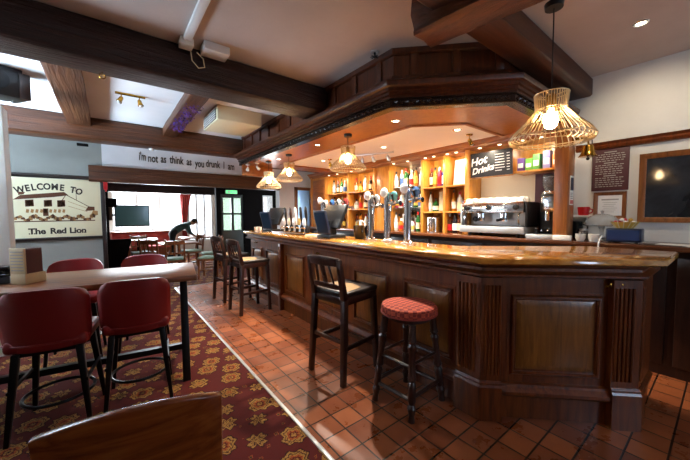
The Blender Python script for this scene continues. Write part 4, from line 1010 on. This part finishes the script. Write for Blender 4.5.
# shelf odds and ends
t = thing('framed_menu', 'white framed menu leaning on the top shelf near the drinks board', 'framed menu', (4.06, 2.43, 1.836))
T = Matrix.Rotation(R(8), 4, 'Y'); MB().box(-.008, .008, -.135, .135, .0, .39, T).build('frame', M['white'], t, bevel=.003); MB().box(-.0095, -.008, -.115, .115, .02, .37, T).build('page', M['paper'], t)
mb = MB()
for i in range(9): mb.box(-.0105, -.0095, -.08+.01*(i % 3), .08-.012*(i % 2), .32-i*.03, .326-i*.03, T)
mb.build('printed_lines', M['dim_chalk'], t)
tag(MB().box(-.006, .006, -.075, .075, 0, .30, Matrix.Rotation(R(9), 4, 'Y') @ Matrix.Rotation(R(-6), 4, 'X')).build('card', M['offwhite'], loc=(4.05, 2.72, 1.475)), 'tall pale card leaning on the middle shelf beside the green bottle', 'card')
t = thing('steel_canister', 'round stainless steel canister on the counter under the shelves', 'canister', (3.97, 2.84, BKZ+.001))
MB().lathe([(.095, 0), (.1, .006), (.1, .22), (.096, .225), (.09, .225), (.09, .01)], 28).build('body', M['chrome'], t)
for i, (y, z, c, lb) in enumerate(((1.58, .155, 'purple_box', 'purple tea box, leftmost on the tea shelf'), (1.49, .14, 'green_box', 'bright green tea box, second from the left on the tea shelf'), (1.41, .18, 'teal_box', 'tall green and white tea box in the middle of the tea shelf'), (1.31, .20, 'lilac_box', 'tall lilac and white tea box, second from the right on the tea shelf'), (1.215, .15, 'orange_box', 'orange tea box, rightmost on the tea shelf'))):
    colr = {'purple_box': '#6a4a8e', 'green_box': '#5fa83c', 'teal_box': '#4d9a48', 'lilac_box': '#8a86c0', 'orange_box': '#d98a2e'}[c]
    t = thing('tea_box', lb, 'box', (3.97, y, 1.931), R(random.uniform(-4, 4)), 'tea boxes on the tea shelf')
    MB().box(-.045, .045, -.037, .037, 0, z).build('carton', flat(c, colr, .5), t, bevel=.002)
    MB().box(-.0462, -.045, -.028, .028, z*.25, z*.6).build('label_panel', M['paper'], t)
# hot drinks board
t = thing('hot_drinks_board', 'black chalkboard reading Hot Drinks in white script above the coffee machine', 'chalkboard', (3.84, 1.895, 1.905))
T0 = Matrix.Rotation(R(-4), 4, 'Y')
MB().box(-.008, .008, -.255, .255, 0, .30, T0).build('board', M['board'], t)
fl = MB(); fl.box(-.012, .010, -.262, .262, -.005, .012, T0).box(-.012, .010, -.262, .262, .29, .306, T0).box(-.012, .010, -.262, -.25, .01, .29, T0).box(-.012, .010, .25, .262, .01, .29, T0); fl.build('frame', M['dark_wood'], t)
FB = T0 @ frame_T((-.0085, 0, 0), (0, -1, 0), (0, 0, 1)); mb = MB()
text_mb(mb, 'Hot', .135, FB @ Matrix.Translation((-.155, .155, 0)) @ Matrix.Rotation(.16, 4, 'Z'), shear=.35, off=.003)
text_mb(mb, 'Drinks', .108, FB @ Matrix.Translation((-.10, .055, 0)) @ Matrix.Rotation(.16, 4, 'Z'), shear=.35, off=.003)
rnd = random.Random(5)
for i in range(7):
    mb.box(.06, .06+rnd.uniform(.08, .12), .25-i*.033, .258-i*.033, 0, .001, FB); mb.box(.20, .235, .25-i*.033, .258-i*.033, 0, .001, FB)
mb.build('chalk_lettering', M['chalk'], t, smooth=0)
tag(MB().box(3.85, 3.88, 1.64, 2.195, 1.885, 1.905).build('board_ledge', M['shelf']), 'narrow ledge carrying the Hot Drinks chalkboard', 'ledge')
# coffee machine
t = thing('coffee_machine', 'large stainless steel espresso machine with two groups on the back counter', 'coffee machine', (3.92, 1.83, BKZ+.001))
for x in (-.15, .15):
    for y in (-.3, .3): MB().lathe([(.02, 0), (.024, .04)], 10, (x, y, 0)).build('foot', M['black'], t)
MB().box(-.02, .22, -.36, .36, .04, .40).build('body', M['steel'], t, bevel=.01)
MB().box(-.24, .2, -.40, .40, .04, .125).build('drip_tray', M['steel'], t, bevel=.012)
MB().box(-.22, -.02, -.37, .37, .122, .13).build('drip_grate', M['metal_black'], t)
MB().prism([(-.22, .29), (-.20, .42), (.22, .42), (.22, .29)], -.38, .38, Matrix(((1, 0, 0, 0), (0, 0, 1, 0), (0, 1, 0, 0), (0, 0, 0, 1)))).build('head_panel', M['chrome'], t, bevel=.008)
for s in (-1, 1): MB().box(-.19, .225, s*.40-.012 if s > 0 else s*.40-.012, s*.40+.012, .125, .41).build('side_panel', M['black'] if s < 0 else M['steel'], t, bevel=.008)
for y in (.31, .02, -.30): MB().lathe([(.032, 0), (.032, .02), (.02, .024)], 18, T=Matrix.Translation((-.208, y, .355)) @ Matrix.Rotation(R(-90), 4, 'Y')).build('control_knob', M['black'], t)
for y0 in (-.16, .12):
    for i in range(4): MB().box(-.219, -.209, y0+i*.03, y0+i*.03+.02, .345, .365).build('button', M['white'], t)
for y in (.15, -.13):
    MB().lathe([(.04, -.06), (.045, -.055), (.045, 0), (.03, .005)], 20, (-.13, y, .285)).build('group_head', M['chrome'], t)
    MB().tube([(-.13, y, .215), (-.19, y, .21), (-.27, y+.015, .20)], [.012, .014, .017], 10).build('portafilter_handle', M['black'], t)
    MB().lathe([(.038, -.015), (.04, .01), (.04, .02)], 18, (-.13, y, .205)).build('portafilter', M['chrome'], t)
for y in (.33, -.33): MB().tube([(-.15, y, .29), (-.21, y, .27), (-.22, y, .22), (-.20, y, .14)], .007, 8).build('steam_wand', M['chrome'], t)
MB().lathe([(.035, 0), (.037, .012), (.03, .018)], 20, T=Matrix.Translation((-.03, .285, .21)) @ Matrix.Rotation(R(-90), 4, 'Y')).build('gauge', M['black'], t)
MB().tube([(-.2, -.37, .45), (-.2, .37, .45)], .005, 6).tube([(-.2, -.37, .42), (-.2, -.37, .45)], .005, 6).tube([(-.2, .37, .42), (-.2, .37, .45)], .005, 6).build('cup_rail', M['chrome'], t)
cupm = MB().lathe([(.040, 0), (.044, .004), (.040, .035), (.026, .055), (.022, .058)], 16).mesh('coffee_cup', M['china'])
hm_ = MB().tube([(.04, 0, .012), (.055, 0, .018), (.054, 0, .036), (.034, 0, .04)], .004, 5).mesh('cup_handle', M['china'])
k = 0; z0 = BKZ+.001+.421
for i in range(8):
    for j in range(2):
        o = bpy.data.objects.new('coffee_cup', cupm); COL.objects.link(o); o.location = (3.80+j*.10, 2.16-i*.094, z0); o.rotation_euler.z = random.uniform(0, 6)
        tag(o, 'white upturned coffee cup on the coffee machine, %s from the left in the %s row' % (ORD[i], ('front', 'back')[j]), 'cup', 'cups on the coffee machine')
        h_ = bpy.data.objects.new('cup_handle', hm_); COL.objects.link(h_); h_.parent = o
# grinder and knock tray
t = thing('coffee_grinder', 'tall black and chrome coffee grinder right of the coffee machine', 'coffee grinder', (3.97, 1.275, BKZ+.001))
MB().box(-.15, .13, -.095, .095, 0, .05).build('base', M['black'], t, bevel=.008)
MB().box(-.05, .12, -.085, .085, .05, .50).build('body', M['black'], t, bevel=.015)
MB().box(-.062, -.05, -.07, .07, .30, .47).build('front_plate', M['chrome'], t, bevel=.003)
MB().lathe([(.085, .50), (.088, .505), (.088, .52), (.075, .535)], 22, (.03, 0, 0)).build('collar', M['chrome'], t)
MB().lathe([(.06, .535), (.085, .60), (.088, .70), (.08, .705)], 22, (.03, 0, 0)).build('bean_hopper', glassy('smoky_hopper_plastic', '#8a8f96', .1, .6), t)
MB().lathe([(.084, .70), (.086, .715), (.03, .725)], 22, (.03, 0, 0)).build('hopper_lid', M['black'], t)
MB().lathe([(.03, 0), (.03, .1), (.02, .13)], 14, (-.08, 0, .20)).build('dosing_spout', M['chrome'], t)
MB().tube([(-.14, -.03, .09), (-.06, -.03, .09)], .008, 6).tube([(-.14, .03, .09), (-.06, .03, .09)], .008, 6).build('fork', M['chrome'], t)
t = thing('steel_tray', 'low stainless steel tray with tamper below the coffee grinder', 'tray', (3.73, 1.255, BKZ+.001))
MB().box(-.07, .06, -.15, .15, 0, .05).build('tray_box', M['steel'], t, bevel=.006)
MB().lathe([(.028, .051), (.028, .06), (.012, .065), (.012, .09), (.018, .11), (.01, .12)], 16, (0, .07, 0)).build('tamper', M['black'], t)
# tubs, cups, jug, dome, basket, box on the right part of the back counter
tag(MB().box(-.05, .05, -.075, .075, 0, .055).build('white_tub', M['china'], bevel=.012, loc=(3.70, 1.075, BKZ+.001)) if False else MB().box(-.035, .035, -.075, .075, 0, .055).build('white_tub', M['china'], bevel=.01, loc=(3.652+.0, 1.21, BKZ+.001)), 'white rectangular tub on the back counter at the foot of the column', 'tub') if False else None
t = thing('white_tub', 'white rectangular tub on the counter edge before the wooden column', 'tub', (3.668, 1.06, BKZ+.001))
MB().prism([(-.022, -.08), (.016, -.08), (.016, .08), (-.022, .08)], 0, .055).build('body', M['china'], t, bevel=.008)
for y, lb in ((.925, 'nearest the column'), (.82, 'nearest the glass dome')):
    t = thing('stacked_bowls', 'stack of cream bowls on the back counter, '+lb, 'bowls', (3.74, y, BKZ+.001), 0, 'stacks of cream bowls')
    for i in range(3): MB().lathe([(.026, 0), (.03, .002), (.046, .04), (.042, .04), (.026, .006)], 18, (0, 0, i*.016)).build('bowl', M['china'], t)
t = thing('dark_jug', 'dark glass jug standing by the column below the red tub', 'jug', (4.02, 1.03, BKZ+.001))
MB().lathe([(.05, 0), (.06, .02), (.055, .14), (.05, .19), (.046, .19), (.05, .02)], 20).build('body', M['screen'], t)
MB().tube([(0, -.055, .16), (0, -.095, .14), (0, -.09, .07), (0, -.057, .05)], .008, 8).build('handle', M['screen'], t)
t = thing('red_tub', 'small red plastic tub on a little shelf beside the column notice', 'tub', (4.08, .99, 1.40))
MB().lathe([(.045, 0), (.055, .09), (.05, .09), (.04, .006)], 18).build('body', M['red_plastic'], t)
MB().tube([(0, -.05, .07), (0, -.08, .06), (0, -.075, .03), (0, -.045, .02)], .006, 6).build('handle', M['red_plastic'], t)
tag(MB().box(4.0, 4.199, .92, 1.06, 1.383, 1.399).build('small_shelf', M['white']), 'small white wall shelf under the red tub', 'shelf')
t = thing('cake_dome', 'clear glass cake dome on a stand of jars behind the blue box', 'cake dome', (3.98, .81, BKZ+.001))
MB().lathe([(.085, 0), (.09, .008), (.02, .02), (.016, .10), (.03, .14), (.14, .15), (.142, .158), (.02, .158)], 28).build('stand', M['glass'], t)
MB().lathe([(.138, .160), (.135, .20), (.105, .245), (.05, .268), (.012, .274), (.012, .29), (.018, .30), (.001, .306)], 28, close=False).build('dome', glassy('frosted_dome_glass', '#f2f4f4', .18, .7), t)
for x, y, lb, m_ in ((3.86, .93, 'left of the cake stand', 'dark_seat'), (3.92, .682, 'right of the cake stand', 'green_seat')):
    t = thing('glass_jar', 'small lidded glass jar on the back counter, '+lb, 'jar', (x, y-.0, BKZ+.001), 0, 'lidded jars by the cake stand')
    MB().lathe([(.036, 0), (.04, .006), (.04, .09), (.03, .10)], 18).build('jar_body', M['glass'], t)
    MB().lathe([(.034, .004), (.034, .07)], 14).build('contents', M[m_], t)
    MB().lathe([(.034, .10), (.036, .104), (.036, .118), (.01, .122)], 18).build('lid', M['steel'], t)
t = thing('blue_box', 'navy blue rectangular box unit on small feet, on the right of the back counter', 'box', (3.79, .605, BKZ+.001))
MB().box(-.06, .08, -.125, .125, .012, .135).build('case', M['navy'], t, bevel=.01)
for y in (-.09, .09): MB().box(-.05, .08, y-.012, y+.012, 0, .014).build('foot', M['black'], t)
MB().box(-.0625, -.06, -.11, .11, .03, .12).build('front_panel', flat('deep_blue_panel', '#1c3560', .15), t)
t = thing('sweet_basket', 'round yellow basket of wrapped sweets on top of the navy box', 'basket', (3.83, .61, BKZ+.137))
MB().lathe([(.06, 0), (.065, .004), (.10, .055), (.105, .06), (.097, .06), (.06, .008)], 24).build('basket', M['yellow'], t)
for k in range(14):
    a_ = 2*math.pi*k/14; MB().tube([(.065*math.cos(a_), .065*math.sin(a_), .004), (.105*math.cos(a_+.1), .105*math.sin(a_+.1), .06)], .003, 5).build('rib', M['offwhite'], t)
for i in range(9):
    a_ = i*2.4; r_ = .017*math.sqrt(i)*1.6; tag(MB().ball((0, 0, 0), (.026, .018, .016), 8, 5).build('wrapped_sweet', M[('red_plastic', 'china', 'yellow')[i % 3]], loc=(3.83+r_*math.cos(a_), .61+r_*math.sin(a_), BKZ+.137+.058+.022*(i < 3))), '%s wrapped sweet in the yellow basket' % ('red', 'white', 'yellow')[i % 3], 'sweet', '%s wrapped sweets in the basket' % ('red', 'white', 'yellow')[i % 3])
tag(MB().tube([(3.80, .737, BKZ+.03), (3.73, .754, BKZ+.06), (3.67, .757, BKZ+.035), (3.63, .758, BKZ-.005), (3.622, .76, BKZ-.12)], .006, 8).build('white_cable', M['white']), 'white cable curling from the navy box over the counter edge', 'cable')
for i, (x, y, rz, m_, lb) in enumerate(((3.80, .36, 12, 'ink', 'dark printed menu lying flat on the counter below the chalkboard, next to the navy box'), (3.82, .28, -8, 'paper', 'white sheet of paper lying over the dark menu on the back counter'), (3.80, .12, 20, 'paper', 'white leaflet at the right end of the back counter'))):
    tag(MB().box(-.075, .075, -.11, .11, 0, .003).build('leaflet', M[m_], loc=(x, y, BKZ+.0012+.0035*(i == 1)), rz=R(rz)), lb, 'leaflet')
# ================================================================ bay room beyond the opening
def wood_chair(label, loc, rz):
    t = thing('dining_chair', label, 'chair', loc, rz, 'wooden chairs in the bay room')
    for s in (-1, 1):
        MB().taper((.19, s*.19, 0), (.18, s*.17, .43), (.015, .015), (.019, .019)).build('leg', M['chair_wood'], t)
        r = MB(); r.taper((-.22, s*.18, 0), (-.19, s*.175, .44), (.016, .016), (.019, .018)); r.taper((-.19, s*.175, .44), (-.25, s*.175, .90), (.019, .018), (.013, .015)); r.build('leg', M['chair_wood'], t)
    MB().box(-.2, .2, -.195, .195, .40, .445).build('seat_frame', M['chair_wood'], t)
    MB().box(-.19, .205, -.2, .2, .44, .485).build('seat', M['green_seat'], t, bevel=.015)
    for z, h_ in ((.83, .085), (.60, .04)):
        mb = MB(); pts = [(-.19-.06*(z-.44)/.46-.03*(1-(u/4)**2), u/4*.18, z) for u in range(-4, 5)]
        for a_, b_ in zip(pts, pts[1:]): mb.bar(a_, b_, .018, h_)
        mb.build('back_rail', M['chair_wood'], t)
    for y in (-.08, 0, .08): MB().bar((-.235, y, .61), (-.27, y, .80), .03, .012).build('splat', M['chair_wood'], t)
    for y in (-.18, .18): MB().bar((-.2, y, .2), (.19, y, .2), .016, .022).build('stretcher', M['chair_wood'], t)
    return t
a = wood_chair('wooden chair with a green seat in the bay room, nearest the opening', (1.13, 7.55, .005), R(80))
for x, y, rz, lb in ((1.78, 7.30, 150, 'wooden chair with a green seat in the bay room, nearest the far bar chairs'), (.78, 8.1, 60, 'wooden chair in the bay room at the left, in front of the red banquette'), (.62, 9.45, -85, 'wooden chair in the bay room pulled up below the television'), (1.75, 9.0, 195, 'wooden chair in the bay room before the curtain'), (2.0, 8.1, 175, 'wooden chair in the bay room before the dark glazed door')):
    dup(a, (x, y, .005), R(rz), lb, 'wooden chairs in the bay room')
def round_table(label, loc, w, d):
    t = thing('dining_table', label, 'table', loc, 0, 'tables in the bay room')
    MB().box(-w/2, w/2, -d/2, d/2, .73, .76).build('tabletop', M['table_top'], t, bevel=.006)
    MB().lathe([(.2, 0), (.2, .02), (.06, .05), (.035, .09), (.035, .68), (.09, .73)], 20).build('pedestal', M['metal_black'], t)
round_table('wooden pedestal table in the bay room, nearest the opening', (1.32, 8.28, .005), .8, .7)
round_table('wooden pedestal table in the bay room before the red banquette', (.62, 10.2, .005), .9, .7)
round_table('wooden pedestal table in the bay room the person leans over', (2.08, 9.95, .005), .9, .7)
# tufted banquette under the window
t = thing('red_banquette', 'red buttoned banquette below the bay window', 'bench', (.85, 11.3, .005))
MB().box(-.8, .8, -.28, .2, 0, .40).build('base', M['far_wood'], t)
MB().box(-.8, .8, -.3, .16, .40, .48).build('seat', M['red_velvet'], t, bevel=.03)
bb = MB(); n, m_ = 48, 16; vs = []; fs = []
for i in range(n+1):
    for j in range(m_+1):
        x = -.8+1.6*i/n; z = .46+.42*j/m_; p = x*14; q_ = (z-.46)*14
        dpt = .03*abs(math.cos((p+q_)*.75)*math.cos((p-q_)*.75)); vs.append((x, .16-dpt, z))
for i in range(n):
    for j in range(m_):
        a_ = i*(m_+1)+j; fs.append((a_, a_+m_+1, a_+m_+2, a_+1))
bb.add(vs, fs); bb.box(-.8, .8, .16, .22, .40, .90)
bo = bb.build('backrest', M['red_velvet'], t, smooth=60)
MB().box(-.82, .82, .12, .24, .88, .92).build('top_rail', M['far_wood'], t, bevel=.005)
tag(MB().prism([(0, -.0), (.34, .0), (.20, -.62), (0, -.62)], 0, .05, Matrix(((1, 0, 0, .0), (0, 0, 1, 7.3), (0, 1, 0, .97), (0, 0, 0, 1)))).prism([(0, -.6), (.26, -.6), (.26, -.965), (0, -.965)], 0, .05, Matrix(((1, 0, 0, .0), (0, 0, 1, 7.3), (0, 1, 0, .97), (0, 0, 0, 1)))).build('bench_end', M['near_black'], bevel=.004), 'dark wooden bench end just inside the opening, left of the red banquette', 'bench end')
# television on an arm
t = thing('television', 'flat television on a wall bracket before the bright bay window', 'television', (.52, 10.3, 1.44))
MB().box(-.40, .40, -.02, .03, -.32, .27).build('casing', M['black'], t, bevel=.006)
MB().box(-.375, .375, -.0225, -.02, -.285, .245).build('screen', M['screen_teal'], t)
MB().bar((-.62, .06, 0), (-.1, .06, 0), .04, .05).box(-.1, .1, .03, .05, -.1, .1).build('bracket', M['metal_black'], t)
t = thing('wall_speaker', 'dark speaker on the left edge of the opening beside the television', 'speaker', (.0, 6.95, 1.60))
MB().prism([(-.04, -.1), (.12, -.06), (.12, .08), (-.04, .1)], -.02, .14).build('cabinet', M['near_black'], t, bevel=.008)
MB().prism([(-.035, -.06), (.05, -.03), (.05, .05), (-.035, .06)], -.26, -.02).build('mount', M['dark_wood'], t, bevel=.005)
MB().box(-.1, -.03, -.05, .05, .0, .1).build('wall_plate', M['metal_black'], t)
tag(MB().box(-.036, -.012, 6.595, 6.645, 1.84, 2.03).box(-.055, -.0, 6.58, 6.6, 1.87, 2.0).build('red_sign', M['red_plastic'], bevel=.003), 'small red box fixed at the top left corner of the opening', 'fire alarm box')
# curtain, exit sign
cu = MB(); n, m_ = 40, 14; vs = []; fs = []
for j in range(m_+1):
    v = j/m_; z = .55+1.62*v; cx = 2.14-.10*(1-v)**.5 if v > .35 else 2.14-.08; hw = .07+.10*max(0, v-.35)/.65 if v > .35 else .07+.03*(.35-v)
    for i in range(n+1):
        u = -1+2*i/n; vs.append((cx+u*hw, 11.68+.03*math.sin(u*16), z))
for j in range(m_):
    for i in range(n): a_ = j*(n+1)+i; fs.append((a_, a_+1, a_+n+2, a_+n+1))
cu.add(vs, fs); ct_ = thing('curtain', 'red curtain tied back between the two bay windows', 'curtain', (0, 0, 0))
o = cu.build('drape', M['curtain'], ct_, smooth=80); sm = o.modifiers.new('s', 'SOLIDIFY'); sm.thickness = .006
MB().box(2.03, 2.14, 11.63, 11.73, 1.10, 1.15).build('tie_back', M['curtain'], ct_, bevel=.01)
MB().tube([(-.05, 11.72, 2.20), (2.32, 11.72, 2.20)], .014, 8).build('curtain_rail', M['dark_wood'], ct_)
t = thing('exit_sign', 'lit green exit sign above the dark glazed door', 'exit sign', (2.70, 8.57, 2.06))
MB().box(-.16, .16, -.02, .028, -.05, .05).build('case', M['white'], t, bevel=.004)
MB().box(-.15, .15, -.022, -.02, -.042, .042).build('panel', M['exit'], t)
mb = MB(); FE = frame_T((0, -.0225, 0), (1, 0, 0), (0, 0, 1))
mb.box(.02, .10, -.008, .008, 0, .001, FE); mb.prism([(.10, -.02), (.13, 0), (.10, .02)], 0, .001, FE)     # arrow
mb.box(-.10, -.04, -.03, .03, 0, .001, FE); mb.build('pictogram', M['white'], t)
# person bending over the table
def person():
    P = {'pel': (1.42, 9.92, .93), 'spine': (1.58, 9.92, 1.06), 'chest': (1.76, 9.92, 1.15), 'neck': (1.90, 9.92, 1.19), 'head0': (1.955, 9.92, 1.195), 'head': (2.03, 9.92, 1.215),
         'hipL': (1.42, 10.01, .90), 'kneeL': (1.46, 10.03, .50), 'ankL': (1.38, 10.03, .09), 'toeL': (1.52, 10.04, .035), 'hipR': (1.42, 9.83, .90), 'kneeR': (1.40, 9.80, .50), 'ankR': (1.26, 9.80, .10), 'toeR': (1.39, 9.79, .035),
         'shL': (1.80, 10.08, 1.14), 'elL': (1.88, 10.13, .90), 'wrL': (2.02, 10.08, .80), 'haL': (2.08, 10.06, .785), 'shR': (1.80, 9.76, 1.14), 'elR': (1.86, 9.70, .90), 'wrR': (2.0, 9.72, .80), 'haR': (2.06, 9.73, .785)}
    RAD = {'pel': .135, 'spine': .125, 'chest': .14, 'neck': .058, 'head0': .075, 'head': .092, 'hipL': .095, 'kneeL': .06, 'ankL': .042, 'toeL': .035, 'hipR': .095, 'kneeR': .06, 'ankR': .042, 'toeR': .035,
           'shL': .06, 'elL': .043, 'wrL': .03, 'haL': .032, 'shR': .06, 'elR': .043, 'wrR': .03, 'haR': .032}
    E = [('pel', 'spine'), ('spine', 'chest'), ('chest', 'neck'), ('neck', 'head0'), ('head0', 'head'), ('pel', 'hipL'), ('hipL', 'kneeL'), ('kneeL', 'ankL'), ('ankL', 'toeL'), ('pel', 'hipR'), ('hipR', 'kneeR'), ('kneeR', 'ankR'), ('ankR', 'toeR'),
         ('chest', 'shL'), ('shL', 'elL'), ('elL', 'wrL'), ('wrL', 'haL'), ('chest', 'shR'), ('shR', 'elR'), ('elR', 'wrR'), ('wrR', 'haR')]
    # fingers
    for s in 'LR':
        hx, hy, hz = P['ha'+s]; sg_ = 1 if s == 'L' else -1
        for i in range(4):
            k = 'f%d%s' % (i, s); ln = (.045, .055, .052, .04)[i]; P[k+'a'] = (hx+.035, hy+(i-1.5)*.019, hz-.002); P[k+'b'] = (hx+.035+ln, hy+(i-1.5)*.022, hz-.010)
            RAD[k+'a'] = .009; RAD[k+'b'] = .0075; E += [('ha'+s, k+'a'), (k+'a', k+'b')]
        P['t'+s] = (hx+.02, hy-sg_*.05, hz-.006); RAD['t'+s] = .009; E.append(('ha'+s, 't'+s))
    keys = list(P); me = bpy.data.meshes.new('body'); me.from_pydata([P[k] for k in keys], [(keys.index(a), keys.index(b)) for a, b in E], [])
    o = bpy.data.objects.new('body', me); COL.objects.link(o); md = o.modifiers.new('skin', 'SKIN')
    for k, v in zip(keys, me.skin_vertices[0].data): v.radius = (RAD[k], RAD[k]); v.use_root = (k == 'pel')
    sb = o.modifiers.new('sub', 'SUBSURF'); sb.levels = 2; sb.render_levels = 2
    bpy.context.view_layer.update(); nm = bpy.data.meshes.new_from_object(o.evaluated_get(bpy.context.evaluated_depsgraph_get()))
    bpy.data.objects.remove(o)
    for m_ in (M['shirt'], M['trouser'], M['skin'], M['black']): nm.materials.append(m_)
    for p in nm.polygons:
        c = p.center; p.use_smooth = True
        if c.x > 1.905 and c.z > 1.05: i = 2
        elif c.z < .86 and c.x > 1.7: i = 2
        elif c.z < .07: i = 3
        elif c.x < 1.53 and c.z < 1.0 and c.x+c.z < 2.52: i = 1
        else: i = 0
        p.material_index = i
    b = bpy.data.objects.new('person', nm); COL.objects.link(b)
    hd = Vector(P['head'])
    h = MB().ball((hd.x-.015, hd.y, hd.z+.03), (.098, .088, .082), 14, 9); h.build('hair', M['hair'], b)
    f = MB().ball((hd.x+.085, hd.y, hd.z-.035), (.014, .012, .02), 8, 5); f.build('nose', M['skin'], b)
    for s in (-1, 1):
        MB().ball((hd.x+.072, hd.y+s*.034, hd.z-.012), .010, 8, 5).build('eye', M['ink'], b); MB().ball((hd.x, hd.y+s*.093, hd.z-.01), (.022, .01, .03), 8, 5).build('ear', M['skin'], b)
    MB().ball((hd.x+.072, hd.y, hd.z-.062), (.01, .025, .006), 8, 5).build('mouth', M['red_velvet'], b)
    tag(b, 'person in a teal grey top bending over a table in the bay room', 'person')
person()
